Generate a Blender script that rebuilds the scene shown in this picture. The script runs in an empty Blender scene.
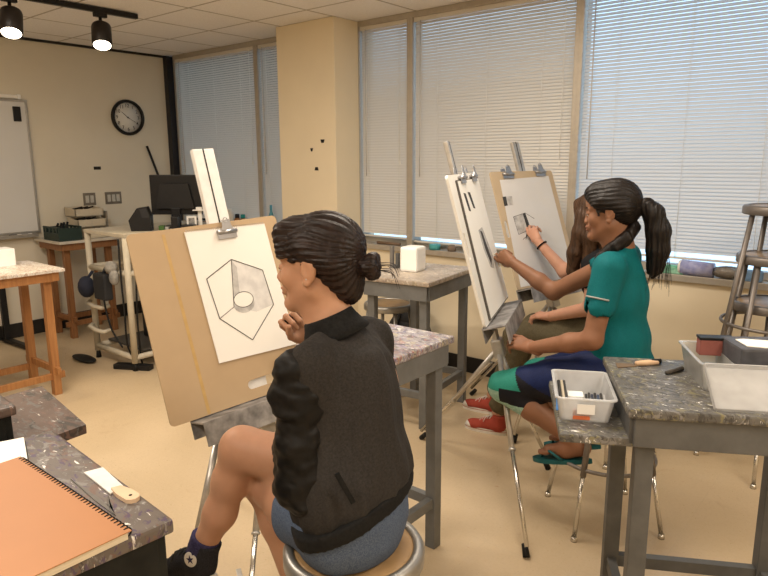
import bpy, bmesh, math, random
import numpy as np
from mathutils import Vector, Matrix, Euler, Quaternion
S = bpy.context.scene
COL = S.collection
PI = math.pi
R = math.radians
random.seed(7)

# ------------------------------------------------------------------ camera
def set_camera():
    yaw, pitch, roll = R(39.455), R(11.192), R(0.3227)
    f = Vector((-math.sin(yaw)*math.cos(pitch), math.cos(yaw)*math.cos(pitch), -math.sin(pitch)))
    r = Vector((math.cos(yaw), math.sin(yaw), 0)); d = f.cross(r)
    c, s = math.cos(roll), math.sin(roll)
    r2 = c*r + s*d; d2 = -s*r + c*d
    cam = bpy.data.cameras.new('camera'); o = bpy.data.objects.new('camera', cam); COL.objects.link(o)
    m = Matrix((( r2.x, -d2.x, -f.x, 0), (r2.y, -d2.y, -f.y, 0), (r2.z, -d2.z, -f.z, 1.55), (0, 0, 0, 1)))
    o.matrix_world = m
    cam.sensor_width = 36; cam.sensor_fit = 'HORIZONTAL'; cam.lens = 647.97/768*36
    cam.clip_start = 0.02
    S.camera = o
set_camera()

# ------------------------------------------------------------------ world, lights, exposure
W = bpy.data.worlds.new('sky'); S.world = W; W.use_nodes = True
_bg = W.node_tree.nodes['Background']
_bg.inputs[0].default_value = (0.54, 0.75, 1.0, 1); _bg.inputs[1].default_value = 2.3
S.view_settings.view_transform = 'Standard'; S.view_settings.look = 'None'
S.view_settings.gamma = 1.0; S.view_settings.use_curve_mapping = False
S.view_settings.exposure = 0.12
def area(name, loc, sx, sy, power, color, rot=(0, 0, 0)):
    l = bpy.data.lights.new(name, 'AREA'); l.shape = 'RECTANGLE'; l.size = sx; l.size_y = sy
    l.energy = power; l.color = color
    o = bpy.data.objects.new(name, l); COL.objects.link(o); o.location = loc; o.rotation_euler = rot
    return o
WARM = (1.0, 0.88, 0.735)
# fluorescent ceiling fittings of the room (above and behind the viewer, all at ceiling height)
for i, (x, y, p) in enumerate([(-1.6, 2.3, 36), (0.9, 1.7, 44), (-1.3, -0.6, 40), (0.9, -0.6, 30), (-3.4, 1.0, 42)]):
    area('ceiling_lamp', (x, y, 2.575), 1.15, 0.55, p, WARM)

def spot(name, loc, target, power, ang, color=(1, .86, .68), soft=.04):
    l = bpy.data.lights.new(name, 'SPOT'); l.energy = power; l.spot_size = R(ang); l.spot_blend = .5; l.color = color; l.shadow_soft_size = soft
    o = bpy.data.objects.new(name, l); COL.objects.link(o); o.location = loc
    o.rotation_euler = (Vector(target)-Vector(loc)).to_track_quat('-Z', 'Y').to_euler(); return o
# added spotlights without fittings, aimed to brighten the white blocks
spot('added_spot', (-2.0, 1.9, 2.5), (-2.34, 3.13, .96), 60, 16)
spot('added_spot', (-3.6, 1.0, 2.5), (-4.72, 1.66, .92), 45, 16)
# ------------------------------------------------------------------ materials
MATS = {}
def _newmat(name):
    m = bpy.data.materials.new(name); m.use_nodes = True
    nt = m.node_tree; b = nt.nodes['Principled BSDF']
    return m, nt, b
def N(nt, t, **kw):
    n = nt.nodes.new(t)
    for k, v in kw.items(): setattr(n, k, v)
    return n
def coords(nt, scale=(1, 1, 1), rot=(0, 0, 0)):
    tc = N(nt, 'ShaderNodeTexCoord'); mp = N(nt, 'ShaderNodeMapping')
    mp.inputs['Scale'].default_value = scale; mp.inputs['Rotation'].default_value = rot
    nt.links.new(tc.outputs['Object'], mp.inputs[0]); return mp.outputs[0]
def noise(nt, vec, scale, detail=3, rough=.55, dist=0):
    n = N(nt, 'ShaderNodeTexNoise'); n.inputs['Scale'].default_value = scale
    n.inputs['Detail'].default_value = detail; n.inputs['Roughness'].default_value = rough
    n.inputs['Distortion'].default_value = dist
    nt.links.new(vec, n.inputs['Vector']); return n
def ramp(nt, fac, stops, interp='LINEAR'):
    r = N(nt, 'ShaderNodeValToRGB'); r.color_ramp.interpolation = interp
    el = r.color_ramp.elements
    while len(el) < len(stops): el.new(0.5)
    for e, (p, c) in zip(el, stops):
        e.position = p; e.color = (c[0], c[1], c[2], 1) if len(c) == 3 else c
    nt.links.new(fac, r.inputs[0]); return r.outputs[0]
def mixc(nt, fac, a, b, mode='MIX'):
    m = N(nt, 'ShaderNodeMix', data_type='RGBA', blend_type=mode)
    if isinstance(fac, float): m.inputs[0].default_value = fac
    else: nt.links.new(fac, m.inputs[0])
    for i, v in ((6, a), (7, b)):
        if isinstance(v, tuple): m.inputs[i].default_value = (*v[:3], 1)
        else: nt.links.new(v, m.inputs[i])
    return m.outputs[2]
def bump(nt, b, h, strength=.2, dist=.01):
    bp = N(nt, 'ShaderNodeBump'); bp.inputs['Strength'].default_value = strength; bp.inputs['Distance'].default_value = dist
    nt.links.new(h, bp.inputs['Height']); nt.links.new(bp.outputs[0], b.inputs['Normal'])
def mat(name, col, rough=.6, metal=0, var=.08, vscale=25, stretch=(1, 1, 1), bmp=0, bscale=120, spec=None, col2=None, trans=0, emis=None, sss=0):
    if name in MATS: return MATS[name]
    m, nt, b = _newmat(name)
    b.inputs['Roughness'].default_value = rough; b.inputs['Metallic'].default_value = metal
    b.inputs['Specular IOR Level'].default_value = .3 if spec is None else spec
    v = coords(nt, stretch)
    c2 = col2 or tuple(min(1, c*(1+var)) for c in col); c1 = tuple(c*(1-var) for c in col) if not col2 else col
    n = noise(nt, v, vscale)
    o = ramp(nt, n.outputs[0], [(.32, c1), (.68, c2)])
    nt.links.new(o, b.inputs['Base Color'])
    if bmp:
        n2 = noise(nt, v, bscale, 2); bump(nt, b, n2.outputs[0], bmp, .004)
    if trans: b.inputs['Transmission Weight'].default_value = trans
    if sss:
        b.inputs['Subsurface Weight'].default_value = sss
        b.inputs['Subsurface Radius'].default_value = (1, .35, .2); b.inputs['Subsurface Scale'].default_value = .008
    if emis:
        b.inputs['Emission Color'].default_value = (*emis[0], 1); b.inputs['Emission Strength'].default_value = emis[1]
    MATS[name] = m; return m
def painted_top(name, base, mid, cols, scale=22, white=.62, seed=0.0):
    """a table top coated in years of dried paint: blotches, streaks and specks"""
    scale *= .72; white += .025
    m, nt, b = _newmat(name); b.inputs['Roughness'].default_value = .42; b.inputs['Specular IOR Level'].default_value = .35
    tc = N(nt, 'ShaderNodeTexCoord'); mp = N(nt, 'ShaderNodeMapping'); nt.links.new(tc.outputs['Object'], mp.inputs[0])
    mp.inputs['Location'].default_value = (seed, seed*1.7, seed*.6); v = mp.outputs[0]
    n0 = noise(nt, v, scale*.25, 4, .6, .8); c = ramp(nt, n0.outputs[0], [(.35, base), (.65, mid)])
    for i, col in enumerate(cols):
        mpi = N(nt, 'ShaderNodeMapping'); nt.links.new(tc.outputs['Object'], mpi.inputs[0])
        mpi.inputs['Location'].default_value = (seed+i*3.1, i*1.3, seed-i*2.2)
        mpi.inputs['Rotation'].default_value = (0, 0, i*.9); mpi.inputs['Scale'].default_value = (1, 1.9, 1)
        ni = noise(nt, mpi.outputs[0], scale*(.6+.37*(i % 4)), 5, .62, 1.6)
        fac = ramp(nt, ni.outputs[0], [(.56, (0, 0, 0)), (.60, (.85, .85, .85))])
        c = mixc(nt, fac, c, col)
    mps = N(nt, 'ShaderNodeMapping'); nt.links.new(tc.outputs['Object'], mps.inputs[0])
    mps.inputs['Scale'].default_value = (1, 3.2, 1); mps.inputs['Rotation'].default_value = (0, 0, .5+seed)
    ns = noise(nt, mps.outputs[0], scale*.9, 6, .66, 1.2)
    fac = ramp(nt, ns.outputs[0], [(white, (0, 0, 0)), (white+.02, (1, 1, 1))])
    c = mixc(nt, fac, c, (.78, .76, .72))
    vo = N(nt, 'ShaderNodeTexVoronoi'); vo.inputs['Scale'].default_value = scale*3.4; nt.links.new(v, vo.inputs['Vector'])
    f2 = ramp(nt, vo.outputs['Distance'], [(.16, (.55,)*3), (.2, (0, 0, 0))])
    gate = noise(nt, v, scale*1.1, 2); g2 = ramp(nt, gate.outputs[0], [(.56, (0, 0, 0)), (.62, (.8, .8, .8))])
    mm = N(nt, 'ShaderNodeMix', data_type='RGBA', blend_type='MULTIPLY'); mm.inputs[0].default_value = 1
    nt.links.new(f2, mm.inputs[6]); nt.links.new(g2, mm.inputs[7])
    c = mixc(nt, mm.outputs[2], c, (.6, .58, .55))
    nt.links.new(c, b.inputs['Base Color']); bump(nt, b, ns.outputs[0], .25, .003)
    return m
def wood(name, c1, c2, rough=.5, scale=6, stretch=(1, 1, .08)):
    m, nt, b = _newmat(name); b.inputs['Roughness'].default_value = rough
    v = coords(nt, stretch); n = noise(nt, v, scale*8, 4, .6, .6)
    c = ramp(nt, n.outputs[0], [(.3, c1), (.7, c2)]); nt.links.new(c, b.inputs['Base Color'])
    bump(nt, b, n.outputs[0], .15, .002); return m
def clear_plastic(name, tint=(.93, .94, .95), alpha=.45):
    m, nt, b = _newmat(name)
    nt.nodes.remove(b); out = nt.nodes['Material Output']
    t = N(nt, 'ShaderNodeBsdfTransparent'); t.inputs[0].default_value = (*tint, 1)
    d = N(nt, 'ShaderNodeBsdfDiffuse'); d.inputs[0].default_value = (*tint, 1)
    tl = N(nt, 'ShaderNodeBsdfTranslucent'); tl.inputs[0].default_value = (*tint, 1)
    g = N(nt, 'ShaderNodeBsdfGlossy'); g.inputs['Roughness'].default_value = .18
    v = coords(nt); n = noise(nt, v, 9); a = ramp(nt, n.outputs[0], [(.3, (alpha*.85,)*3), (.7, (min(1, alpha*1.15),)*3)])
    m0 = N(nt, 'ShaderNodeMixShader'); m0.inputs[0].default_value = .4; nt.links.new(d.outputs[0], m0.inputs[1]); nt.links.new(tl.outputs[0], m0.inputs[2])
    m1 = N(nt, 'ShaderNodeMixShader'); nt.links.new(a, m1.inputs[0])
    nt.links.new(t.outputs[0], m1.inputs[1]); nt.links.new(m0.outputs[0], m1.inputs[2])
    fr = N(nt, 'ShaderNodeFresnel'); fr.inputs[0].default_value = 1.4
    m2 = N(nt, 'ShaderNodeMixShader'); nt.links.new(fr.outputs[0], m2.inputs[0])
    nt.links.new(m1.outputs[0], m2.inputs[1]); nt.links.new(g.outputs[0], m2.inputs[2])
    nt.links.new(m2.outputs[0], out.inputs[0]); return m

# ------------------------------------------------------------------ mesh building
def frame(o, x, y, z):
    return Matrix(((x[0], y[0], z[0], o[0]), (x[1], y[1], z[1], o[1]), (x[2], y[2], z[2], o[2]), (0, 0, 0, 1)))
class MB:
    def __init__(s, M=None):
        s.v = []; s.f = []; s.mi = []; s.M = M or Matrix(); s.smooth = []
    def add(s, vs, fs, M=None, mi=0, smooth=False):
        M = M if M is not None else s.M
        k = len(s.v); s.v += [tuple(M @ Vector(p)) for p in vs]
        s.f += [tuple(i+k for i in f) for f in fs]; s.mi += [mi]*len(fs); s.smooth += [smooth]*len(fs)
        return s
    def box(s, c, d, bev=.003, M=None, mi=0, rz=0):
        M = (M if M is not None else s.M) @ Matrix.Translation(c) @ Matrix.Rotation(rz, 4, 'Z')
        hx, hy, hz = d[0]/2, d[1]/2, d[2]/2
        b = min(bev, hx*.49, hy*.49, hz*.49)
        if b <= 0:
            vs = [(x, y, z) for x in (-hx, hx) for y in (-hy, hy) for z in (-hz, hz)]
            return s.add(vs, [(0, 1, 3, 2), (4, 6, 7, 5), (0, 4, 5, 1), (2, 3, 7, 6), (0, 2, 6, 4), (1, 5, 7, 3)], M, mi)
        bm = bmesh.new(); bmesh.ops.create_cube(bm, size=1)
        for v in bm.verts: v.co = Vector((v.co.x*d[0], v.co.y*d[1], v.co.z*d[2]))
        bmesh.ops.bevel(bm, geom=bm.edges[:], offset=b, segments=2, profile=.6, affect='EDGES')
        bm.verts.index_update()
        s.add([v.co[:] for v in bm.verts], [[v.index for v in f.verts] for f in bm.faces], M, mi); bm.free(); return s
    def bar(s, a, b, w, h, up=(0, 0, 1), bev=.002, M=None, mi=0):
        a, b = Vector(a), Vector(b); z = (b-a); L = z.length; z.normalize(); up = Vector(up)
        if abs(z.dot(up)) > .98: up = Vector((0, 1, 0))
        x = up.cross(z).normalized(); y = z.cross(x)
        return s.box((0, 0, 0), (w, h, L), bev, (M if M is not None else s.M) @ frame((a+b)/2, x, y, z), mi)
    def tube(s, pts, r, seg=10, M=None, mi=0, closed=False, flat=1.0, up0=None):
        pts = [Vector(p) for p in pts]; n = len(pts)
        rr = r if isinstance(r, (list, tuple)) else [r]*n
        vs = []; fs = []
        tan = []
        for i in range(n):
            a = pts[(i-1) % n] if (closed or i > 0) else pts[i]; b = pts[(i+1) % n] if (closed or i < n-1) else pts[i]
            tan.append((b-a).normalized())
        up = Vector(up0) if up0 else Vector((0, 0, 1))
        if abs(tan[0].dot(up)) > .95: up = Vector((1, 0, 0))
        for i in range(n):
            x = (up - tan[i]*up.dot(tan[i])).normalized(); y = tan[i].cross(x); up = x
            for k in range(seg):
                a = 2*PI*k/seg; vs.append(tuple(pts[i] + (x*math.cos(a)*flat + y*math.sin(a))*rr[i]))
        m = n if closed else n-1
        for i in range(m):
            for k in range(seg):
                j = (i+1) % n; fs.append((i*seg+k, i*seg+(k+1) % seg, j*seg+(k+1) % seg, j*seg+k))
        if not closed:
            fs.append(tuple(range(seg-1, -1, -1))); fs.append(tuple((n-1)*seg+k for k in range(seg)))
        return s.add(vs, fs, M, mi, True)
    def lathe(s, prof, seg=32, M=None, mi=0):
        vs = []; fs = []; n = len(prof)
        for (r, z) in prof:
            for k in range(seg):
                a = 2*PI*k/seg; vs.append((r*math.cos(a), r*math.sin(a), z))
        for i in range(n-1):
            for k in range(seg):
                fs.append((i*seg+k, i*seg+(k+1) % seg, (i+1)*seg+(k+1) % seg, (i+1)*seg+k))
        if prof[0][0] > 1e-5: fs.append(tuple(range(seg-1, -1, -1)))
        if prof[-1][0] > 1e-5: fs.append(tuple((n-1)*seg+k for k in range(seg)))
        return s.add(vs, fs, M, mi, seg > 8)
    def ring(s, r, t, z=0, seg=36, M=None, mi=0, tseg=8):
        return s.tube([(r*math.cos(2*PI*k/seg), r*math.sin(2*PI*k/seg), z) for k in range(seg)], t, tseg, M, mi, True)
    def prism(s, poly, z0, z1, M=None, mi=0):
        n = len(poly); vs = [(x, y, z0) for x, y in poly]+[(x, y, z1) for x, y in poly]
        ar = sum(poly[i][0]*poly[(i+1) % n][1]-poly[(i+1) % n][0]*poly[i][1] for i in range(n))
        fs = [tuple(range(n-1, -1, -1)), tuple(range(n, 2*n))]+[(i, (i+1) % n, n+(i+1) % n, n+i) for i in range(n)]
        if ar < 0: fs = [f[::-1] for f in fs]
        return s.add(vs, fs, M, mi)
    def ball(s, c, r, seg=16, M=None, mi=0):
        rx, ry, rz = r if isinstance(r, (tuple, list)) else (r, r, r)
        n = max(6, seg//2); vs = [(c[0], c[1], c[2]-rz)]
        for i in range(1, n):
            t = PI*i/n
            for k in range(seg):
                a = 2*PI*k/seg; vs.append((c[0]+rx*math.sin(t)*math.cos(a), c[1]+ry*math.sin(t)*math.sin(a), c[2]-rz*math.cos(t)))
        vs.append((c[0], c[1], c[2]+rz)); fs = []
        for k in range(seg): fs.append((0, 1+(k+1) % seg, 1+k))
        for i in range(n-2):
            for k in range(seg):
                fs.append((1+i*seg+k, 1+i*seg+(k+1) % seg, 1+(i+1)*seg+(k+1) % seg, 1+(i+1)*seg+k))
        L = len(vs)-1
        for k in range(seg): fs.append((L, 1+(n-2)*seg+k, 1+(n-2)*seg+(k+1) % seg))
        return s.add(vs, fs, M, mi, True)
    def build(s, name, m, parent=None, loc=None):
        """link as ONE mesh; authored in world coordinates, stored relative to its thing"""
        off = Vector(parent['_o']) if parent is not None and '_o' in parent else Vector(loc or (0, 0, 0))
        me = bpy.data.meshes.new(name)
        me.from_pydata([(x-off.x, y-off.y, z-off.z) for x, y, z in s.v], [], s.f)
        ms = m if isinstance(m, (list, tuple)) else [m]
        for q in ms: me.materials.append(q)
        if len(ms) > 1: me.polygons.foreach_set('material_index', s.mi)
        me.polygons.foreach_set('use_smooth', s.smooth)
        me.update()
        o = bpy.data.objects.new(name, me); COL.objects.link(o)
        if parent is not None: o.parent = parent; o['_o'] = tuple(off)
        else: o.location = off; o['_o'] = tuple(off)
        return o
def tag(o, label=None, cat=None, group=None, kind=None):
    if label: o['label'] = label
    if cat: o['category'] = cat
    if group: o['group'] = group
    if kind: o['kind'] = kind
    return o
def thing(name, loc, label, cat, group=None):
    o = bpy.data.objects.new(name, None); COL.objects.link(o); o.location = loc; o['_o'] = tuple(loc)
    o.empty_display_size = .05
    return tag(o, label, cat, group)
def one(name, mb, m, label, cat, group=None, loc=None):
    if loc is None:
        a = np.array(mb.v); loc = ((a[:, 0].min()+a[:, 0].max())/2, (a[:, 1].min()+a[:, 1].max())/2, a[:, 2].min())
    return tag(mb.build(name, m, None, tuple(float(q) for q in loc)), label, cat, group)
def struct(name, mb, m): return tag(mb.build(name, m), kind='structure')
def dup(root, loc, rz=None, label=None, group=None):
    def cp(o, par):
        c = o.copy(); COL.objects.link(c); c.parent = par
        for ch in o.children: cp(ch, c)
        return c
    r = cp(root, None); r.location = loc
    if rz is not None: r.rotation_euler = (0, 0, rz)
    if label: r['label'] = label
    if group: r['group'] = group
    return r
def text_mesh(mb, txt, size, M, depth=.0006, mi=0):
    cu = bpy.data.curves.new('t', 'FONT'); cu.body = txt; cu.size = size; cu.align_x = 'CENTER'; cu.align_y = 'CENTER'; cu.extrude = depth
    o = bpy.data.objects.new('t', cu); COL.objects.link(o)
    dg = bpy.context.evaluated_depsgraph_get(); me = bpy.data.meshes.new_from_object(o.evaluated_get(dg))
    mb.add([v.co[:] for v in me.vertices], [tuple(p.vertices) for p in me.polygons], M, mi)
    bpy.data.objects.remove(o); bpy.data.curves.remove(cu); bpy.data.meshes.remove(me)
# ------------------------------------------------------------------ the setting
XW, YW, YG, ZC = -6.14, 3.95, 4.05, 2.60
def floor_mat():
    m, nt, b = _newmat('vinyl_floor'); b.inputs['Roughness'].default_value = .33
    v = coords(nt)
    n1 = noise(nt, v, 1.3, 5, .6, .6); c = ramp(nt, n1.outputs[0], [(.3, (.51, .395, .25)), (.7, (.62, .49, .33))])
    n2 = noise(nt, v, 70, 3, .7); f2 = ramp(nt, n2.outputs[0], [(.45, (0, 0, 0)), (.75, (.35, .35, .35))]); c = mixc(nt, f2, c, (.47, .35, .22))
    n3 = noise(nt, v, 5.5, 6, .65, 1.5); f3 = ramp(nt, n3.outputs[0], [(.615, (0, 0, 0)), (.70, (.45, .45, .45))]); c = mixc(nt, f3, c, (.44, .31, .18))
    mp = coords(nt, (1, 2.2, 1), (0, 0, .8)); n4 = noise(nt, mp, 9, 6, .7, 2.5)
    f4 = ramp(nt, n4.outputs[0], [(.672, (0, 0, 0)), (.69, (.6, .6, .6))]); c = mixc(nt, f4, c, (.42, .17, .07))
    br = N(nt, 'ShaderNodeTexBrick'); br.offset = 0; br.squash = 1
    br.inputs['Scale'].default_value = 1; br.inputs['Brick Width'].default_value = .305; br.inputs['Row Height'].default_value = .305
    br.inputs['Mortar Size'].default_value = .0012; br.inputs['Mortar Smooth'].default_value = .3
    br.inputs['Color1'].default_value = (0, 0, 0, 1); br.inputs['Color2'].default_value = (.08, .08, .08, 1); br.inputs['Mortar'].default_value = (.5, .5, .5, 1)
    nt.links.new(v, br.inputs['Vector']); c = mixc(nt, br.outputs[0], c, (.50, .40, .26))
    nt.links.new(c, b.inputs['Base Color'])
    rr = ramp(nt, n2.outputs[0], [(.3, (.25,)*3), (.7, (.45,)*3)]); nt.links.new(rr, b.inputs['Roughness'])
    bump(nt, b, n2.outputs[0], .05, .002); return m
def ceil_mat():
    m, nt, b = _newmat('ceiling_tile'); b.inputs['Roughness'].default_value = .9
    v = coords(nt); n = noise(nt, v, 90, 3, .7); c = ramp(nt, n.outputs[0], [(.35, (.80, .775, .765)), (.6, (.88, .86, .855))])
    nt.links.new(c, b.inputs['Base Color']); bump(nt, b, n.outputs[0], .2, .003); return m
M_WALL = mat('cream_wall_paint', (.80, .70, .52), .75, var=.02, vscale=3, bmp=.05, bscale=220)
M_WALLG = mat('beige_wall_paint', (.70, .65, .54), .75, var=.02, vscale=3, bmp=.05, bscale=220)
M_CEIL = ceil_mat()
M_BLACKRUB = mat('black_rubber_base', (.02, .018, .017), .5)
M_ALU = mat('bronze_aluminium', (.46, .42, .36), .4, .35, .05)
M_SLAT, nt_, b_ = _newmat('blind_slat')
b_.inputs['Base Color'].default_value = (.68, .64, .575, 1); b_.inputs['Roughness'].default_value = .45
_out = nt_.nodes['Material Output']; _tl = N(nt_, 'ShaderNodeBsdfTranslucent'); _tl.inputs[0].default_value = (.80, .82, .85, 1)
_mx = N(nt_, 'ShaderNodeMixShader'); _mx.inputs[0].default_value = .035
nt_.links.new(b_.outputs[0], _mx.inputs[1]); nt_.links.new(_tl.outputs[0], _mx.inputs[2]); nt_.links.new(_mx.outputs[0], _out.inputs[0])
M_SLATLIT = M_SLAT.copy(); M_SLATLIT.name = 'daylit_slat'  # slat copy made more translucent so the right bays look daylit
for _n in M_SLATLIT.node_tree.nodes:
    if _n.type == 'MIX_SHADER': _n.inputs[0].default_value = .34
M_GLASS, nt_, b_ = _newmat('window_glass'); nt_.nodes.remove(b_)
_t = N(nt_, 'ShaderNodeBsdfTransparent'); _t.inputs[0].default_value = (.9, .95, .96, 1)
_g = N(nt_, 'ShaderNodeBsdfGlossy'); _g.inputs['Roughness'].default_value = .03
_f = N(nt_, 'ShaderNodeFresnel'); _m = N(nt_, 'ShaderNodeMixShader')
nt_.links.new(_f.outputs[0], _m.inputs[0]); nt_.links.new(_t.outputs[0], _m.inputs[1]); nt_.links.new(_g.outputs[0], _m.inputs[2])
nt_.links.new(_m.outputs[0], nt_.nodes['Material Output'].inputs[0])

XR, YF = 2.4, -2.6
fl = MB(); fl.box(((XW+XR)/2, (YF+4.2)/2, -.05), (XR-XW+.3, 4.2-YF+.3, .1), 0); struct('floor', fl, floor_mat())
# ceiling: lay-in tiles in a thin grid
ce = MB(); ce.box(((XW+XR)/2, (YF+4.2)/2, ZC+.06), (XR-XW+.3, 4.2-YF+.3, .1), 0)
xs = [-3.55-.575*k for k in range(-11, 6)]; ys = [3.46-.585*k for k in range(-1, 11)]
xs = [x for x in xs if XW < x < XR]; ys = [y for y in ys if YF < y < 4.1]
xe = sorted([XW]+xs+[XR]); ye = sorted([YF]+ys+[4.1])
for i in range(len(xe)-1):
    for j in range(len(ye)-1):
        w, d = xe[i+1]-xe[i], ye[j+1]-ye[j]
        if w > .03 and d > .03: ce.box(((xe[i]+xe[i+1])/2, (ye[j]+ye[j+1])/2, ZC+.008), (w-.016, d-.016, .012), .003)
ceil = struct('ceiling', ce, M_CEIL)
gr = MB()
for x in xs: gr.box((x, (YF+4.1)/2, ZC+.004), (.014, 4.1-YF, .005), 0)
for y in ys: gr.box(((XW+XR)/2, y, ZC+.0045), (XR-XW, .014, .005), 0)
gr.build('ceiling_grid', mat('grid_metal', (.42, .38, .33), .5), ceil)

w = MB(); w.box((XW-.06, (YF+4.2)/2, 1.3), (.12, 4.2-YF+.3, 2.62), 0); struct('wall_left', w, M_WALLG)
w = MB(); w.box(((XW+XR)/2, YW+.1, .425), (XR-XW, .2, .85), 0); w.box(((.9+XR)/2, YW+.1, 1.72), (XR-.9, .2, 1.76), 0); struct('wall_back', w, M_WALL)
w = MB(); w.box((XR+.06, (YF+4.2)/2, 1.3), (.12, 4.2-YF+.3, 2.62), 0); struct('wall_right', w, M_WALL)
w = MB(); w.box(((XW+XR)/2, YF-.06, 1.3), (XR-XW+.3, .12, 2.62), 0); struct('wall_front', w, M_WALL)
w = MB(); w.box((-3.85, 3.94, 1.3), (.64, .45, 2.6), .004); struct('column', w, M_WALL)
b = MB(); b.box((-4.9+.4-.35, YW-.005, .06), (2.55-1.0+.35+.55, .012, .12), .002); b.box((-1.0, YW-.005, .06), (5.05, .012, .12), .002); struct('baseboard_back', b, M_BLACKRUB)
b = MB(); b.box((XW+.005, .7, .065), (.012, 6.5, .13), .002); struct('baseboard_left', b, M_BLACKRUB)
b = MB(); b.box((-3.85, 3.711, .06), (.66, .012, .12), .002); b.box((-3.526, 3.83, .06), (.012, .24, .12), .002); struct('baseboard_column', b, M_BLACKRUB)
b = MB(); b.box((XW+.006, (YF+4.0)/2, ZC-.008), (.014, 4.0-YF, .024), 0); struct('trim_1', b, M_BLACKRUB)     # dark wall angle under the ceiling
b = MB(); b.box((XW+.03, 4.0, 1.74), (.075, .14, 1.70), .004); struct('trim_2', b, mat('dark_frame', (.018, .018, .022), .4))
for nm, x0, x1 in (('trim_3', XW, -4.165), ('trim_4', -3.535, .9)):
    b = MB(); yf = 3.885 if nm == 'trim_3' else 3.92
    b.box(((x0+x1)/2, (yf+4.08)/2, .87), (x1-x0, 4.08-yf, .04), .004); struct(nm, b, M_ALU)

BAYS = [(-6.05, -4.765), (-4.765, -4.16), (-3.55, -3.025), (-3.025, -1.727), (-1.727, -.43), (-.43, .9)]
for i, (x0, x1) in enumerate(BAYS):
    z0, z1 = .89, ZC; h = .026; y0, y1 = 3.985, 4.11
    f = MB()
    for xx in (x0+h/2, x1-h/2): f.box((xx, (y0+y1)/2, (z0+z1)/2), (h, y1-y0, z1-z0), .002)
    f.box(((x0+x1)/2, (y0+y1)/2, z1-.02), (x1-x0-2*h, y1-y0, .04), .002); f.box(((x0+x1)/2, 4.08, z0+.02), (x1-x0-2*h, .06, .04), .002)
    o = struct('window_%d' % (i+1), f, M_ALU)
    g = MB(); g.box(((x0+x1)/2, 4.085, (z0+z1)/2), (x1-x0-2*h, .006, z1-z0-.08), 0); g.build('glass', M_GLASS, o)

# mini blinds: one per bay
M_CORD = mat('blind_cord', (.8, .78, .72), .8)
M_WAND = mat('blind_wand', (.55, .53, .5), .25)
BL = [('at the far left beside the dark corner frame', 56, .93), ('in the narrow bay just left of the column', 56, .93),
      ('in the narrow bay right of the column', 61, .945), ('in the bay behind the two drawing boards', 61, .93),
      ('bright bluish, in the bay behind the girl in teal', 54, .975), ('in the last bay, out past the stacked stools', 54, .975)]
def blind(x0, x1, tilt, zb, label):
    x0 += .034; x1 -= .034; cx = (x0+x1)/2; yb = 4.015; zt = 2.545
    t = thing('window_blind', (cx, yb, zt), label, 'blind', 'aluminium mini blinds at the windows')
    hd = MB(); hd.box((cx, yb, zt), (x1-x0+.012, .036, .03), .003); hd.build('headrail', M_SLAT, t)
    sl = MB(); pitch = .0208; n = int((zt-.02-zb-.015)/pitch); a = R(tilt); hw = .0127
    for k in range(n):
        z = zt-.028-k*pitch
        vs = []
        for q, u in enumerate((-1, -.4, .4, 1)):
            cam = .0022*(1-u*u)
            dy = u*hw*math.cos(a) + cam*math.sin(a); dz = u*hw*math.sin(a) + cam*math.cos(a)
            for xx in (x0, x1): vs.append((xx, yb+dy, z+dz))
        sl.add(vs, [(0, 1, 3, 2), (2, 3, 5, 4), (4, 5, 7, 6)], smooth=True)
    sl.build('slats', M_SLATLIT if x0 > -1.75 else M_SLAT, t)
    br = MB(); br.box((cx, yb, zb), (x1-x0, .024, .012), .003); br.build('bottom_rail', M_SLAT, t)
    w = x1-x0; nc = 2 if w < .8 else 3
    for k in range(nc):
        xc = x0+w*(.17+.66*k/(nc-1)); c = MB()
        for yy in (-.014, .014): c.tube([(xc, yb+yy, zt-.01), (xc, yb+yy, zb)], .0011, 5)
        c.build('ladder_cord', M_CORD, t)
    wd = MB(); wd.tube([(x0+.06, yb-.026, zt-.01), (x0+.063, yb-.03, zt-1.12)], .004, 6); wd.build('tilt_wand', M_WAND, t)
    pc = MB(); pc.tube([(x1-.06, yb-.024, zt-.01), (x1-.06, yb-.026, zt-1.0)], .0018, 5); pc.lathe([(.002, .03), (.006, .004), (.006, 0)], 8, Matrix.Translation((x1-.06, yb-.026, zt-1.03))); pc.build('pull_cord', M_CORD, t)
for (x0, x1), (lb, tilt, zb) in zip(BAYS, BL):
    blind(x0, x1, tilt, zb, 'closed aluminium mini blind ' + lb)
# ------------------------------------------------------------------ materials of the furniture
M_GREY = mat('grey_table_paint', (.150, .153, .152), .5, var=.12, vscale=14, bmp=.08)
M_GREYD = mat('dark_grey_table_paint', (.098, .098, .096), .5, var=.15, vscale=14, bmp=.08)
M_BLKP = mat('scuffed_black_paint', (.010, .0105, .010), .5, col2=(.018, .019, .017), vscale=18, bmp=.1, spec=.12)
M_STEEL = mat('grey_stool_steel', (.36, .35, .33), .38, .75, .08)
M_STEELD = mat('taupe_stool_steel', (.20, .18, .165), .42, .5, .1)
M_CHROME = mat('nickel_leg', (.62, .60, .56), .22, .95, .05)
M_EASEL = mat('easel_aluminium', (.50, .48, .45), .38, .7, .12, vscale=30)
M_EASELW = mat('taped_mast_aluminium', (.80, .79, .77), .45, .1, .05, vscale=30)
M_TRAY = mat('smudged_tray_metal', (.13, .125, .125), .5, .3, .3, vscale=16, col2=(.40, .385, .375))
M_RUB = mat('black_rubber', (.008, .008, .008), .6)
M_BLACK = mat('black_plastic', (.010, .010, .011), .45)
M_HARD = mat('brown_hardboard', (.20, .12, .055), .35, col2=(.36, .23, .11), vscale=9, bmp=.05)
M_WOODL = wood('honey_wood', (.30, .125, .04), (.44, .21, .075))
M_WOODD = wood('brown_wood', (.20, .085, .032), (.30, .14, .055))
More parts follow.
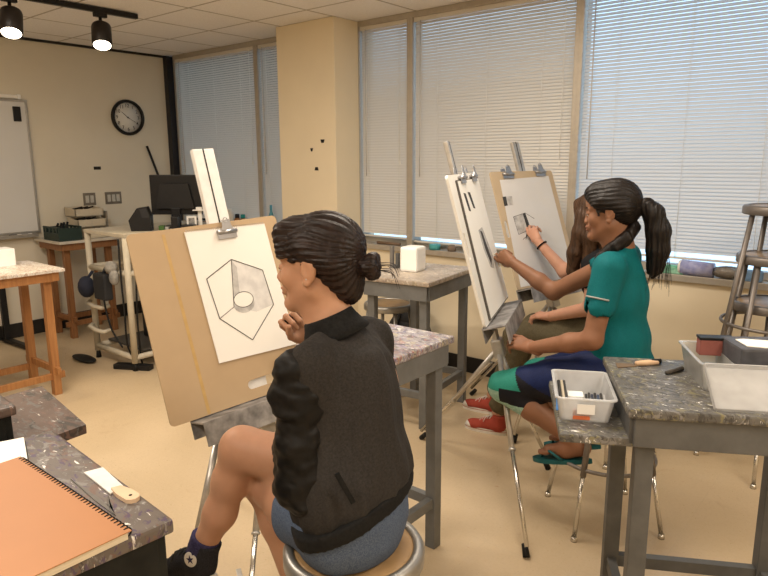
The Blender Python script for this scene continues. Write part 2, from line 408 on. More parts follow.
M_KRAFT = mat('tan_drawing_board', (.47, .34, .205), .6, var=.03, vscale=8)
M_TAN3 = mat('pale_hardboard', (.50, .39, .26), .6, var=.04, vscale=8)
M_WHITEB = mat('white_foam_board', (.78, .76, .71), .6, var=.02)
M_PAPER = mat('drawing_paper', (.86, .84, .79), .7, var=.012, vscale=5)
M_PAPERG = mat('grey_newsprint', (.66, .65, .64), .7, var=.02, vscale=5)
M_GRAPH = mat('graphite_line', (.045, .043, .042), .7, var=.3, vscale=90)
M_SHADE = mat('graphite_shading', (.36, .35, .34), .8, col2=(.60, .59, .57), vscale=28)
M_SHADEL = mat('light_graphite_shading', (.60, .59, .58), .8, col2=(.74, .73, .71), vscale=28)
M_WHITE = mat('white_plastic', (.84, .83, .80), .45, var=.02)
M_IVORY = mat('ivory_plastic', (.66, .60, .47), .5, var=.04)
M_CLIPM = mat('clip_steel', (.42, .42, .43), .32, .9, .05)
M_TAPE = mat('black_tape', (.012, .012, .012), .6)
TOP_A = painted_top('painted_top_multi', (.22, .19, .19), (.33, .31, .31), [(.34, .31, .38), (.33, .13, .11), (.55, .54, .54), (.15, .14, .26), (.42, .37, .26), (.11, .10, .11)], 26, .60, 1.3)
TOP_B = painted_top('painted_top_beige', (.34, .28, .23), (.42, .36, .30), [(.28, .24, .17), (.62, .57, .50), (.24, .19, .16), (.55, .45, .33)], 24, .61, 4.1)
TOP_C = painted_top('painted_top_grey', (.085, .082, .078), (.135, .13, .12), [(.06, .058, .055), (.21, .205, .20), (.21, .19, .10), (.05, .047, .044)], 26, .60, 7.7)
TOP_D = painted_top('painted_top_dark', (.085, .072, .064), (.14, .118, .105), [(.05, .045, .042), (.15, .09, .07), (.21, .20, .19), (.07, .045, .10)], 18, .60, 2.2)
TOP_E = painted_top('painted_top_maroon', (.085, .058, .048), (.14, .10, .083), [(.05, .045, .042), (.17, .105, .085), (.15, .145, .14)], 18, .63, 9.2)
TOP_W = painted_top('painted_top_white', (.60, .54, .47), (.72, .67, .60), [(.40, .28, .20), (.80, .78, .74), (.48, .36, .27), (.33, .25, .22)], 26, .60, 5.5)

def art_table(name, c, rz, w, d, h, mtop, mbody, label, cat='table', legw=.046, stret=.17, apron=.085, stretch='H', topcol=None):
    M = Matrix.Translation((c[0], c[1], 0)) @ Matrix.Rotation(rz, 4, 'Z')
    t = thing(name, (c[0], c[1], 0), label, cat)
    b = MB(M); b.box((0, 0, h-.014), (w, d, .028), .008); b.build('tabletop', mtop, t)
    b = MB(M); i = .02; az = h-.028-apron/2
    for y in (-d/2+i, d/2-i): b.box((0, y, az), (w-2*i, .02, apron), .002)
    for x in (-w/2+i, w/2-i): b.box((x, 0, az), (.02, d-2*i-.02, apron), .002)
    b.build('apron', mbody, t)
    for sx in (-1, 1):
        for sy in (-1, 1):
            b = MB(M); b.box((sx*(w/2-i-.012-legw/2), sy*(d/2-i-.012-legw/2), (h-.03)/2), (legw, legw, h-.03), .003); b.build('leg', mbody, t)
    lx, ly = w/2-i-.012-legw/2, d/2-i-.012-legw/2
    for sx in (-1, 1):
        b = MB(M); b.box((sx*lx, 0, stret), (.03, 2*ly-legw, .042), .002); b.build('stretcher', mbody, t)
    if stretch == 'H':
        b = MB(M); b.box((0, 0, stret), (2*lx-.03, .03, .042), .002); b.build('stretcher', mbody, t)
    else:
        for sy in (-1, 1):
            b = MB(M); b.box((0, sy*ly, stret), (2*lx-legw, .03, .042), .002); b.build('stretcher', mbody, t)
    return t, M
# paint-crusted grey tables
art_table('art_table', (-1.52, 1.80), 0, .40, .46, .885, TOP_A, M_GREY, 'grey painted table with a mottled multicoloured top just behind the girl in the grey jacket', stretch='B', stret=.2)
art_table('art_table', (-2.30, 3.135), R(7.5), .46, .62, .885, TOP_B, M_GREY, 'grey painted table by the window carrying the white cube', stretch='B', stret=.2)
fx, dx_ = Vector((.875, .485, 0)), Vector((-.485, .875, 0))
dc = Vector((-.541, 1.697, 0)) + fx*.305 + dx_*.245
DESK, DM = art_table('art_table', dc, math.atan2(.485, .875), .61, .49, .885, TOP_C, M_GREYD, 'dark grey paint-spattered table at the right with a lower side shelf', stretch='B', stret=.16, legw=.05)
b = MB(DM); b.box((-.305-.075, .015, .775), (.20, .46, .026), .006); b.build('side_shelf', TOP_C, DESK)
b = MB(DM)
for y in (-.13, .13): b.box((-.37, y, .752), (.16, .03, .02), .002)
b.build('shelf_bracket', M_GREYD, DESK)
# near left: black-sided table, and its neighbour with a side plank
art_table('art_table', (-1.341, .403), R(-4.3), .61, .46, .885, TOP_D, M_BLKP, 'black-sided table in the left foreground under the orange sketchbook', stretch='B', apron=.42, stret=.2)
TB, TM = art_table('art_table', (-2.15, .475), R(-4), .52, .42, .885, TOP_E, M_BLKP, 'paint-crusted table at the left edge with a lower side plank, beyond the white notebook', stretch='B', apron=.1)
b = MB(); b.prism([(-2.30, .905), (-1.845, .838), (-1.80, .40), (-2.255, .40)], .752, .78); pl = b.build('side_plank', TOP_E, TB)

# honey and brown wood work tables
def wood_table(c, w, d, h, mtop, mw, label, lw=.05):
    t = thing('work_table', (c[0], c[1], 0), label, 'table')
    b = MB(Matrix.Translation((*c, 0))); b.box((0, 0, h-.011), (w, d, .022), .004); b.build('tabletop', mtop, t)
    b = MB(Matrix.Translation((*c, 0)))
    for y in (-d/2+.04, d/2-.04): b.box((0, y, h-.022-.03), (w-.06, .022, .06), .002)
    for x in (-w/2+.04, w/2-.04): b.box((x, 0, h-.022-.03), (.022, d-.10, .06), .002)
    b.build('apron', mw, t)
    for sx in (-1, 1):
        for sy in (-1, 1):
            b = MB(Matrix.Translation((*c, 0))); b.box((sx*(w/2-.10), sy*(d/2-.09), (h-.022)/2), (lw, lw, h-.022), .003); b.build('leg', mw, t)
    for sx in (-1, 1):
        b = MB(Matrix.Translation((*c, 0))); b.box((sx*(w/2-.10), 0, .13), (.024, d-.06, .045), .002); b.build('stretcher', mw, t)
    for sy in (-1, 1):
        b = MB(Matrix.Translation((*c, 0))); b.box((0, sy*(d/2-.09), .175), (w-.06, .024, .045), .002); b.build('stretcher', mw, t)
wood_table((-4.56, 1.58), .56, .66, .865, TOP_W, M_WOODL, 'honey wood table with a white speckled top at the left edge')
wood_table((-5.86, 2.76), .50, .56, .875, mat('worn_white_top', (.60, .55, .47), .5, var=.1, vscale=12), M_WOODD, 'brown wood table against the left wall below the whiteboard corner')

# ------------------------------------------------------------------ stools
def stool(name, c, h, rad, foot, mst, label, group=None, ext=None, ringz=.28, ang=PI/4, mseat=None, z0=0):
    t = thing(name, (c[0], c[1], z0), label, 'stool', group)
    T = Matrix.Translation((c[0], c[1], z0))
    b = MB(T); b.lathe([(0, h-.016), (rad-.026, h-.016), (rad-.026, h-.004), (rad-.034, h-.001), (0, h-.001)], 48); b.build('seat', mseat or M_HARD, t)
    b = MB(T); b.lathe([(rad-.027, h-.03), (rad-.027, h+.0), (rad-.018, h+.004), (rad-.006, h+.002), (rad, h-.008), (rad, h-.036), (rad-.006, h-.040), (rad-.018, h-.038), (rad-.027, h-.03)], 48); b.build('seat_rim', mst, t)
    rt = rad-.03
    for k in range(4):
        a = ang+k*PI/2; ca, sa = math.cos(a), math.sin(a)
        top = Vector((rt*ca, rt*sa, h-.02)); bot = Vector((foot*ca, foot*sa, .012))
        b = MB(T)
        if ext:
            m = top.lerp(bot, 1-ext/h); b.tube([top, m], .0125, 12); lg = b.build('leg', mst, t)
            b = MB(T); b.tube([m, bot], .0095, 12); b.build('leg_extension', M_CHROME, lg)
        else:
            b.tube([top, bot], .0125, 12); lg = b.build('leg', mst, t)
        b = MB(T); b.tube([(foot*ca, foot*sa, .02), (foot*ca, foot*sa, 0)], [.012, .014], 12); b.build('foot_glide', M_CHROME if ext else M_RUB, lg)
    u = (h-ringz)/h; rr = rt+(foot-rt)*u+.0
    b = MB(T); b.ring(rr, .0085, ringz, 40); b.build('foot_ring', mst, t)
    return t
stool('stool', (-1.0, 1.09), .60, .178, .20, M_STEEL, 'metal stool with a brown hardboard seat under the girl in the grey jacket', ang=R(35))
stool('stool', (-.925, 2.625), .60, .175, .26, M_STEELD, 'stool with nickel leg extensions under the girl in teal', ext=.27, ringz=.295, ang=R(-3))
stool('stool', (-1.16, 3.30), .60, .175, .24, M_STEELD, 'stool under the long-haired girl in olive trousers', ext=.2, ang=R(20))
stool('stool', (-2.70, 3.33), .60, .17, .22, M_STEEL, 'stool standing empty behind the grey table by the window', ang=R(55))
for k, lb in enumerate(['lowest of the three stacked stools by the window at right', 'middle one of the three stacked stools at right', 'topmost of the three stacked stools at right, its leg hanging clear']):
    stool('stool', (-.50+.012*k, 3.58-.03*k), .86, .18, .265, M_STEELD, lb, 'stacked stools', ext=.2 if k == 0 else None, ringz=.30, ang=R([10, 68, 39][k]), z0=.235*k)

# ------------------------------------------------------------------ easels with boards
class Fr:
    def __init__(s, o, e, u):
        s.o = Vector(o); s.e = Vector(e).normalized(); s.u = Vector(u); s.u = (s.u-s.e*s.u.dot(s.e)).normalized(); s.n = s.e.cross(s.u)
        s.M = frame(s.o, s.e, s.u, s.n)
    def p(s, a, b, c=0): return s.o+s.e*a+s.u*b+s.n*c
F1 = Fr((-1.874, 1.138, .659), (.144, .989, 0), (-.254, .037, .966))
F1B = Fr(F1.o, F1.e*math.cos(R(3))+F1.u*math.sin(R(3)), F1.u*math.cos(R(3))-F1.e*math.sin(R(3)))
F2 = Fr((-1.379, 2.365, .837), (-.353, .935, 0), (-.25, -.095, .964))
F3 = Fr((-1.68, 3.23, .83), (.17, .985, 0), (-.326, .059, .944))
def easel(F, mc, mtop, feet, mmast, label, trayx0, trayx1, hubz=-.10, brace=None, mastw=.062, spread=(0, 0, 0)):
    """sheet-metal mast and tray on three telescoping tube legs; mc = board coordinate of the mast"""
    base = F.p(mc, 0, 0); t = thing('easel', (base.x, base.y, 0), label, 'easel')
    bk = -.028
    b = MB(F.M); b.box((mc, (mtop+hubz)/2, bk), (mastw, mtop-hubz, .022), .004); mast = b.build('mast', mmast, t)
    b = MB(F.M); b.box((mc, (mtop+.3)/2, bk+.0117), (.005, mtop-.3, .0012), 0); b.build('mast_slot', M_RUB, mast)
    b = MB(F.M); w = trayx1-trayx0; cx = (trayx0+trayx1)/2
    b.box((cx, -.008, .03), (w, .006, .10), .001)
    b.box((cx, -.046, .083), (w, .084, .004), .001)
    b.box((cx, -.035, -.018), (w, .07, .004), .001)
    b.build('tray', M_TRAY, t)
    hub = F.p(mc, hubz, bk)
    b = MB(); b.box((0, 0, 0), (.07, .09, .05), .008, M=frame(hub, F.e, F.u, F.n)); b.build('hub', M_EASEL, t)
    for k, f in enumerate(feet):
        f = Vector(f); h0 = hub+F.e*spread[k]; d = (f-h0); mid = h0+d*.48
        b = MB(); b.tube([h0+d*.02, mid+d*.05], .0125, 12); lg = b.build('leg', M_EASEL, t)
        b = MB(); b.tube([mid, f+Vector((0, 0, .05))], .0095, 12); b.build('leg_extension', M_CHROME, lg)
        b = MB(); dn = d.normalized(); b.tube([f-dn*.055, f+Vector((0, 0, .006))], [.0125, .015], 12); b.build('rubber_foot', M_RUB, lg)
        b = MB(); b.tube([mid+d*.045, mid+d*.055], .016, 12); b.build('collar', M_EASEL, lg)
    for q in brace or []:
        b = MB(); b.bar(q[0], q[1], .018, .006); b.build('brace', M_EASEL, t)
    return t
easel(F1B, .36, .955, [(-1.80, 1.066, 0), (-1.507, 1.124, 0), (-2.38, 1.68, 0)], M_EASELW, 'easel with a tall white mast holding the tan board', .075, .56, mastw=.088, spread=(-.20, 0, 0), brace=[((-1.545, 1.17, .08), (-1.70, 1.25, .14))])
easel(F2, .27, .83, [(-1.035, 2.135, 0), (-1.30, 2.885, 0), (-2.02, 2.78, 0)], M_EASEL, 'easel holding the white board, its telescoping legs in front of the girl in teal', .0, .55, hubz=-.16,
      brace=[((-1.86, 2.75, .22), (-1.455, 2.55, .62))])
easel(F3, .32, .876, [(-2.17, 3.55, 0), (-1.585, 3.05, 0), (-1.50, 3.74, 0)], M_EASEL, 'easel holding the pale tan board by the window', .0, .56, hubz=-.10)

def slotted_board(b, F, x0, x1, y0, y1, z0, z1, slot=None, rad=.018):
    """board with rounded corners and one through-cut handle hole"""
    bm = bmesh.new()
    def rr(x0, x1, y0, y1, r, n=5):
        pts = []
        for cx, cy, a0 in ((x1-r, y0+r, -PI/2), (x1-r, y1-r, 0), (x0+r, y1-r, PI/2), (x0+r, y0+r, PI)):
            for k in range(n+1):
                a = a0+PI/2*k/n; pts.append((cx+r*math.cos(a), cy+r*math.sin(a)))
        return pts
    outer = rr(x0, x1, y0, y1, rad)
    loops = [outer]
    if slot: loops.append(rr(*slot, min(slot[1]-slot[0], slot[3]-slot[2])/2-.0005))
    ed = []
    for lp in loops:
        vs = [bm.verts.new((x, y, z0)) for x, y in lp]
        for i in range(len(vs)): ed.append(bm.edges.new((vs[i], vs[(i+1) % len(vs)])))
    bmesh.ops.triangle_fill(bm, use_beauty=True, use_dissolve=False, edges=ed)
    if slot:
        cx0, cx1, cy0, cy1 = slot
        rs = min(cx1-cx0, cy1-cy0)/2
        dead = []
        for f in bm.faces:
            c = f.calc_center_median()
            if all(v.co.x > cx0-1e-4 and v.co.x < cx1+1e-4 and v.co.y > cy0-1e-4 and v.co.y < cy1+1e-4 for v in f.verts): dead.append(f)
        bmesh.ops.delete(bm, geom=dead, context='FACES_ONLY')
    r = bmesh.ops.extrude_face_region(bm, geom=bm.faces[:])
    bmesh.ops.translate(bm, verts=[g for g in r['geom'] if isinstance(g, bmesh.types.BMVert)], vec=(0, 0, z1-z0))
    bmesh.ops.recalc_face_normals(bm, faces=bm.faces[:])
    bm.verts.index_update()
    b.add([v.co[:] for v in bm.verts], [[v.index for v in f.verts] for f in bm.faces], F.M); bm.free()
def board(F, x1, y1, m, label, slot=None, th=.006, rz=0):
    t = thing('drawing_board', F.p(x1/2, 0), label, 'board')
    b = MB(); slotted_board(b, F, 0, x1, 0, y1, -.012, -.012+th, slot); b.build('panel', m, t); return t
B1 = board(F1B, .60, .672, M_KRAFT, 'tan drawing board with a tape strip, in front of the girl in grey jacket', (.317, .440, .038, .072))
b = MB(F1.M); b.prism([(.088, .662), (.100, .662), (.150, .012), (.138, .011)], -.006, -.0056); b.build('tape_strip', mat('tan_tape', (.50, .33, .13), .4), B1)
B2 = board(F2, .65, .672, M_WHITEB, 'white drawing board seen nearly edge-on, in front of the girl in teal', (.02, .045, .30, .42), th=.012)
B3 = board(F3, .597, .69, M_TAN3, 'pale tan drawing board with a side handle slot, by the window', (.022, .05, .30, .40))

def lines(F, segs, w, z):
    b = MB(F.M)
    for (p, q) in segs:
        p, q = Vector((*p, 0)), Vector((*q, 0)); d = (q-p).normalized(); nrm = Vector((-d.y, d.x, 0))*w/2
        b.prism([(p-nrm).xy[:], (q-nrm).xy[:], (q+nrm).xy[:], (p+nrm).xy[:]], z, z+.00025)
    return b
def sheet(F, poly, z, th=.001): b = MB(F.M); b.prism(poly, z, z+th); return b
# --- first drawing: corner of a box with a ball in it, on a spiral pad
P1 = thing('drawing_pad', F1.p(.36, .18, 0), 'white spiral pad with a drawing of a ball inside an open box', 'drawing pad')
b = MB(F1.M); b.prism([(.214, .178), (.550, .183), (.505, .672), (.171, .664)], -.0052, -.001); b.build('pages', M_PAPER, P1)
b = MB(F1.M)
for k in range(34):
    a = .178+.32*k/33; b.ring(.0045, .0009, 0, 8, F1.M @ Matrix.Translation((a, .666+.0002*k, -.003)) @ Matrix.Rotation(PI/2, 4, 'Y'), tseg=4)
b.build('wire_binding', M_CLIPM, P1)
po = [(.335, .547), (.459, .492), (.480, .354), (.363, .236), (.246, .337), (.223, .487)]; I = (.311, .370)
sh = sheet(F1, [(.335, .547), (.459, .492), (.480, .354), (.40, .338), (.311, .370)], -.00095, .0002); dr = sh.build('shading', M_SHADEL, P1)
sheet(F1, [(.335, .545), (.352, .515), (.345, .43), (.352, .36), (.313, .372)], -.0007, .0001).build('shading', M_SHADE, P1)
b = MB(F1.M); b.prism([(.335+.047*math.cos(2*PI*k/20)*.95+.02, .376+.034*math.sin(2*PI*k/20)) for k in range(20)], -.0006, -.0005); b.build('shading', M_SHADE, P1)
b = MB(F1.M); b.prism([(.356+.041*math.cos(2*PI*k/28), .392+.029*math.sin(2*PI*k/28)) for k in range(28)], -.00045, -.0003); b.build('ball_highlight', M_PAPER, P1)
sg = [(po[i], po[(i+1) % 6]) for i in range(6)] + [(po[0], I), (I, po[4]), (I, (.40, .335)), ((.40, .335), po[2])]
ar = [(.356+.041*math.cos(2*PI*k/28), .392+.029*math.sin(2*PI*k/28)) for k in range(29)]
lb = lines(F1, sg[:6], .0032, -.0002); lb.add(*(lambda q: (q.v, q.f))(lines(Fr((0, 0, 0), (1, 0, 0), (0, 1, 0)), sg[6:8]+list(zip(ar[:-1], ar[1:])), .0022, -.0002)), F1.M)
lb.build('pencil_lines', M_GRAPH, P1)
# --- second drawing
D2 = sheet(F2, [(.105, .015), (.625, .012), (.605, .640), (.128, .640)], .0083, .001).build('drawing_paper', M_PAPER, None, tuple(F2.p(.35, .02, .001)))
b = MB(F2.M); b.prism([(.085, .01), (.63, .007), (.61, .645), (.115, .645)], .0003, .008); b.build('pad_block', mat('pad_edge_shade', (.10, .09, .08), .8), D2)  # dark pad block, its colour also standing for the shadow gap
tag(D2, 'white paper with dark value patches clipped to the white board', 'paper')
for q in ([(.180, .585), (.225, .58), (.245, .495), (.205, .50)], [(.272, .585), (.325, .58), (.355, .50), (.315, .505)]):
    sheet(F2, q, .0094, .0003).build('value_patch', M_GRAPH, D2)
sheet(F2, [(.30, .40), (.40, .405), (.49, .25), (.45, .19), (.37, .21), (.31, .31)], .0094, .0003).build('shading', M_SHADE, D2)
sheet(F2, [(.335, .395), (.375, .385), (.44, .24), (.40, .215), (.35, .30)], .0098, .0002).build('shading', M_GRAPH, D2)
# --- third drawing
D3 = sheet(F3, [(.030, .012), (.560, .012), (.548, .655), (.072, .640)], -.0052, .001).build('drawing_paper', M_PAPERG, None, tuple(F3.p(.3, .02, -.0035)))
tag(D3, 'grey-white paper with a small shaded box sketch, on the pale tan board', 'paper')
sheet(F3, [(.112, .418), (.228, .435), (.245, .335), (.122, .312)], -.0044, .0003).build('shading', M_SHADE, D3)
sheet(F3, [(.205, .432), (.228, .435), (.245, .335), (.215, .33)], -.004, .0003).build('shading', M_GRAPH, D3)
lb = lines(F3, [((.112, .418), (.228, .435)), ((.228, .435), (.302, .395)), ((.112, .418), (.122, .312)), ((.122, .312), (.245, .335)), ((.228, .435), (.245, .335)), ((.15, .28), (.20, .30)), ((.245, .335), (.31, .30))], .0026, -.0038)
lb.build('pencil_lines', M_GRAPH, D3)
sheet(F3, [(.060, .540), (.090, .541), (.088, .487), (.057, .485)], -.0044, .0003).build('value_patch', M_GRAPH, D3)
sheet(F3, [(.090, .541), (.145, .541), (.140, .487), (.088, .487)], -.0044, .0003).build('value_patch', M_SHADE, D3)

def bulldog(F, a, u, w, z, label, group=None):
    t = thing('bulldog_clip', F.p(a, u, z), label, 'clip', group)
    b = MB(F.M)
    b.tube([(a-w/2, u, z+.008), (a+w/2, u, z+.008)], .0085, 12)
    b.box((a, u-.013, z+.004), (w, .026, .003), .001); b.box((a, u-.013, z-.024), (w, .026, .003), .001); b.box((a, u+.004, z-.008), (w, .012, .035), .003)
    b.build('jaw', M_CLIPM, t)
    for zz in (z+.012, z-.028):
        b = MB(F.M); b.prism([(a-w*.36, u+.004), (a+w*.36, u+.004), (a+w*.24, u+.02), (a+w*.20, u+.044), (a-w*.20, u+.044), (a-w*.24, u+.02)], zz, zz+.002); b.ring(w*.12, .002, 0, 14, F.M @ Matrix.Translation((a, u+.042, zz+.001)), tseg=5)
        b.build('handle', M_CLIPM, t)
bulldog(F1B, .369, .634, .078, -.001, 'steel bulldog clip on the spiral pad, at the foot of the white mast')
bulldog(F2, .234, .652, .10, .010, 'left bulldog clip on the white board', 'clips on the white board')
bulldog(F2, .492, .652, .10, .010, 'right bulldog clip on the white board', 'clips on the white board')
bulldog(F3, .154, .672, .095, -.004, 'left bulldog clip on the pale tan board', 'clips on the pale board')
bulldog(F3, .468, .680, .095, -.004, 'right bulldog clip on the pale tan board', 'clips on the pale board')
# on the first easel's tray
b = MB(F1.M); b.prism([(.40, -.020), (.52, -.01), (.545, -.045), (.42, -.056)], .035, .041); one('folded_paper', b, M_PAPER, 'crumpled white paper on the tray under the tan board', 'paper')
b = MB(); b.tube([F1.p(.47, -.012, .055), F1.p(.53, -.012, .06)], .007, 10); one('charcoal_stick', b, M_RUB, 'black charcoal stick on the tray under the tan board', 'charcoal')
# ------------------------------------------------------------------ on and along the left wall
xw = XW
def wallM(y, z, x=None): return frame((XW if x is None else x, y, z), (0, 1, 0), (0, 0, 1), (1, 0, 0))   # x right, y up, z out of the left wall
M = wallM(1.2, 1.50)
WB = thing('whiteboard', (XW, 1.2, .95), 'wall whiteboard at the left edge, with a pen tray', 'whiteboard')
b = MB(M); b.box((0, 0, .012), (2.66, 1.12, .02), .002); b.build('panel', mat('whiteboard_surface', (.66, .66, .65), .25, var=.02, vscale=2), WB)
b = MB(M); fw = .02
for y in (-.567, .567): b.box((0, y, .014), (2.70, fw, .028), .003)
for x in (-1.34, 1.34): b.box((x, 0, .014), (fw, 1.12, .028), .003)
b.build('frame', mat('frame_aluminium', (.42, .41, .39), .35, .6), WB)
b = MB(M); b.box((0, -.60, .045), (2.6, .012, .09), .003); b.box((0, -.59, .088), (2.6, .03, .006), .002); b.build('pen_tray', mat('frame_aluminium', (.42, .41, .39), .35, .6), WB)
b = MB(M); b.box((1.10, .60, .016), (.36, .03, .025), .004); b.box((1.285, .60, .02), (.03, .04, .035), .004); b.build('map_rail', M_WHITE, WB)
b = MB(M); b.box((1.255, .455, .031), (.06, .125, .018), .004); one('board_eraser', b, M_BLACK, 'black felt eraser stuck on the whiteboard corner', 'eraser')
for k, (y, cc, lb) in enumerate([(2.27, (.03, .03, .03), 'black marker lying on the whiteboard tray'), (2.36, (.45, .43, .40), 'grey marker lying on the whiteboard tray, nearer the crate')]):
    b = MB(); b.tube([(XW+.05, y, .917), (XW+.052, y+.065, .917)], .0085, 10); mk = b; o = one('marker', b, mat('marker_%d' % k, cc, .4), lb, 'marker')
    b = MB(); b.tube([(XW+.052, y+.065, .917), (XW+.053, y+.1, .917)], .0095, 10); b.build('cap', M_WHITE, o)

# clock reading twenty past ten
CK = thing('wall_clock', (XW, 3.49, 1.80), 'round black-rimmed wall clock', 'clock'); M = wallM(3.49, 1.972)
b = MB(M); b.lathe([(0, .004), (.145, .004), (.145, .012), (0, .012)], 48); b.build('dial', mat('clock_dial', (.74, .74, .72), .4, var=.01), CK)
b = MB(M); b.lathe([(.142, .0), (.168, .0), (.172, .012), (.168, .032), (.158, .038), (.146, .034), (.142, .018), (.142, .0)], 56); b.build('rim', M_BLACK, CK)
b = MB(M)
for h in range(1, 13):
    a = PI/2-h*PI/6; text_mesh(b, str(h), .046, M @ Matrix.Translation((.112*math.cos(a), .112*math.sin(a), .0125)))
b.build('numerals', M_TAPE, CK)
b = MB(M)
for k in range(60):
    a = k*PI/30; b.box((0, 0, 0), (.006 if k % 5 else .010, .0015 if k % 5 else .003, .001), 0, M @ Matrix.Translation((.137*math.cos(a), .137*math.sin(a), .0125)) @ Matrix.Rotation(a, 4, 'Z'))
b.build('minute_marks', M_TAPE, CK)
for nm, a, L, w in (('hour_hand', PI/2-10.33*PI/6, .080, .009), ('minute_hand', PI/2-20*PI/30, .118, .006)):
    b = MB(M); b.bar((-.02*math.cos(a), -.02*math.sin(a), .016 if nm[0] == 'h' else .018), (L*math.cos(a), L*math.sin(a), .016 if nm[0] == 'h' else .018), .0015, w, up=(0, 0, 1), bev=0, M=M); b.build(nm, M_TAPE, CK)
b = MB(M); b.lathe([(0, .012), (.007, .012), (.007, .021), (0, .021)], 16); b.build('hand_hub', M_TAPE, CK)

b = MB(wallM(3.14, 1.487)); b.box((0, 0, .002), (.07, .03, .002), 0); one('tape_strip', b, M_TAPE, 'small black tape strip on the left wall, above the light switches', 'tape')
def switch(y, n, label):
    t = thing('light_switch', (XW, y, 1.19), label, 'light switch'); M = wallM(y, 1.197); w = .046*n+.028
    b = MB(M); b.box((0, 0, .003), (w, .118, .006), .002); b.build('plate', mat('steel_plate', (.22, .20, .17), .4, .4), t)
    for k in range(n):
        x = (k-(n-1)/2)*.046
        b = MB(M); b.box((x, 0, .007), (.033, .068, .006), .002); b.build('rocker', mat('rocker_grey', (.50, .49, .45), .4), t)
switch(3.035, 2, 'double light switch, the left one of the two on the left wall')
switch(3.275, 3, 'triple light switch, the right one of the two on the left wall')

# crate and beige organiser trays on the brown table
M_CRATE = mat('dark_green_crate', (.022, .04, .035), .45)
CR = thing('storage_crate', (-5.82, 2.60, .875), 'dark green plastic crate on the brown table', 'crate'); T = Matrix.Translation((-5.80, 2.60, .875))
b = MB(T); b.box((0, 0, .006), (.30, .20, .012), .003)
for x in (-.144, .144): b.box((x, 0, .062), (.012, .20, .10), .003)
for y in (-.094, .094):
    b.box((0, y, .04), (.276, .012, .06), .003)
    for k in range(4): b.box((-.105+.07*k, y, .09), (.03, .012, .045), .003)
    b.box((0, y, .115), (.30, .016, .014), .003)
b.build('body', M_CRATE, CR)
for k in range(4):
    b = MB(T); b.tube([(-.10+.06*k, -.05+.03*(k % 2), .02), (-.11+.06*k, .02, .135+.008*k)], .010, 8)
    tag(b.build('paint_bottle', M_RUB, None, (-5.80-.10+.06*k, 2.60, .89)), 'black bottle standing in the dark green crate', 'bottle', 'bottles in the green crate')
M_BEIGE = mat('beige_plastic_tray', (.58, .51, .39), .5, var=.05)
for k, (x, y, z) in enumerate([(-5.76, 2.885, .875), (-5.90, 2.875, .965), (-5.985, 2.90, 1.055)]):
    t = thing('organizer_tray', (x, y, z), 'beige organiser tray on the brown table, ' + ['lowest and frontmost of the stack', 'middle of the stack', 'topmost at the back of the stack'][k], 'tray')
    b = MB(Matrix.Translation((x, y, z))); w, d, h = .20, .27, .085
    b.box((0, 0, .004), (w, d, .008), .002); b.box((-w/2+.005, 0, h/2), (.01, d, h), .003); b.box((w/2-.005, 0, h*.4), (.01, d, h*.8), .003)
    for y2 in (-d/2+.005, d/2-.005): b.prism([(-w/2, 0), (w/2, 0), (w/2, h*.75), (-w/2, h)], y2-.005, y2+.005, Matrix.Translation((x, y, z)) @ Matrix(((1, 0, 0, 0), (0, 0, 1, 0), (0, 1, 0, 0), (0, 0, 0, 1))))
    b.box((0, -.04, h*.4), (w-.02, .006, h*.7), .001); b.build('shell', M_BEIGE, t)
    for q in range(3):
        b = MB(); b.tube([(x-.05, y-.09+.06*q, z+.06), (x+.07, y-.05+.05*q, z+.085)], .008, 8)
        tag(b.build('tool_handle', M_RUB, None, (x, y-.07+.055*q, z+.07)), 'dark tool handle lying in the beige organiser trays', 'tool', 'tools in the beige trays')
b = MB(); b.box((-5.93, 3.06, .985), (.10, .015, .22), .004); b.box((-5.93, 3.015, .88), (.10, .10, .01), .002); one('book_end', b, mat('grey_sheet_metal', (.30, .27, .23), .5, .4), 'grey metal bookend against the beige trays', 'bookend')

# white box on the honey table, black stand foot at the left edge
b = MB(); b.box((-4.73, 1.66, .865+.058), (.15, .20, .116), .004); one('white_box', b, M_WHITE, 'white box on the honey wood table at the left edge', 'box')
t = thing('metal_stand', (-5.95, 2.13, 0), 'black metal stand foot on the floor under the whiteboard', 'stand')
b = MB(); b.box((-5.98, 2.12, .40), (.04, .05, .72), .004); b.build('post', M_BLACK, t)
b = MB(); b.bar((-6.06, 2.12, .03), (-5.62, 2.14, .03), .045, .035); b.build('foot', M_BLACK, t)

# ------------------------------------------------------------------ equipment cart
M_PVC = mat('beige_cart_paint', (.52, .47, .37), .45, var=.06)
CT = thing('equipment_cart', (-4.70, 2.86, 0), 'beige equipment cart carrying the monitor, cables hanging in it', 'cart')
cx0, cx1, cy0, cy1, cz = -4.98, -4.42, 2.42, 3.30, 1.02
b = MB(); b.box(((cx0+cx1)/2, (cy0+cy1)/2, cz), (cx1-cx0+.04, cy1-cy0+.04, .03), .006); b.build('worktop', M_PVC, CT)
for x in (cx0, cx1):
    for y in (cy0, cy1):
        b = MB(); b.tube([(x, y, .06), (x, y, cz-.015)], .024, 14); p = b.build('post', M_PVC, CT)
        b = MB(); b.tube([(x, y, 0), (x, y, .06)], [.022, .014], 10); b.build('caster', M_RUB, p)
for z in (.10, .74):
    for x in (cx0, cx1): b = MB(); b.tube([(x, cy0, z), (x, cy1, z)], .022, 12); b.build('rail', M_PVC, CT)
    for y in (cy0, cy1): b = MB(); b.tube([(cx0, y, z), (cx1, y, z)], .022, 12); b.build('rail', M_PVC, CT)
b = MB(); b.box((-4.70, 2.9, .135), (.52, .80, .014), .003); b.build('lower_shelf', mat('dark_shelf', (.06, .055, .05), .5), CT)
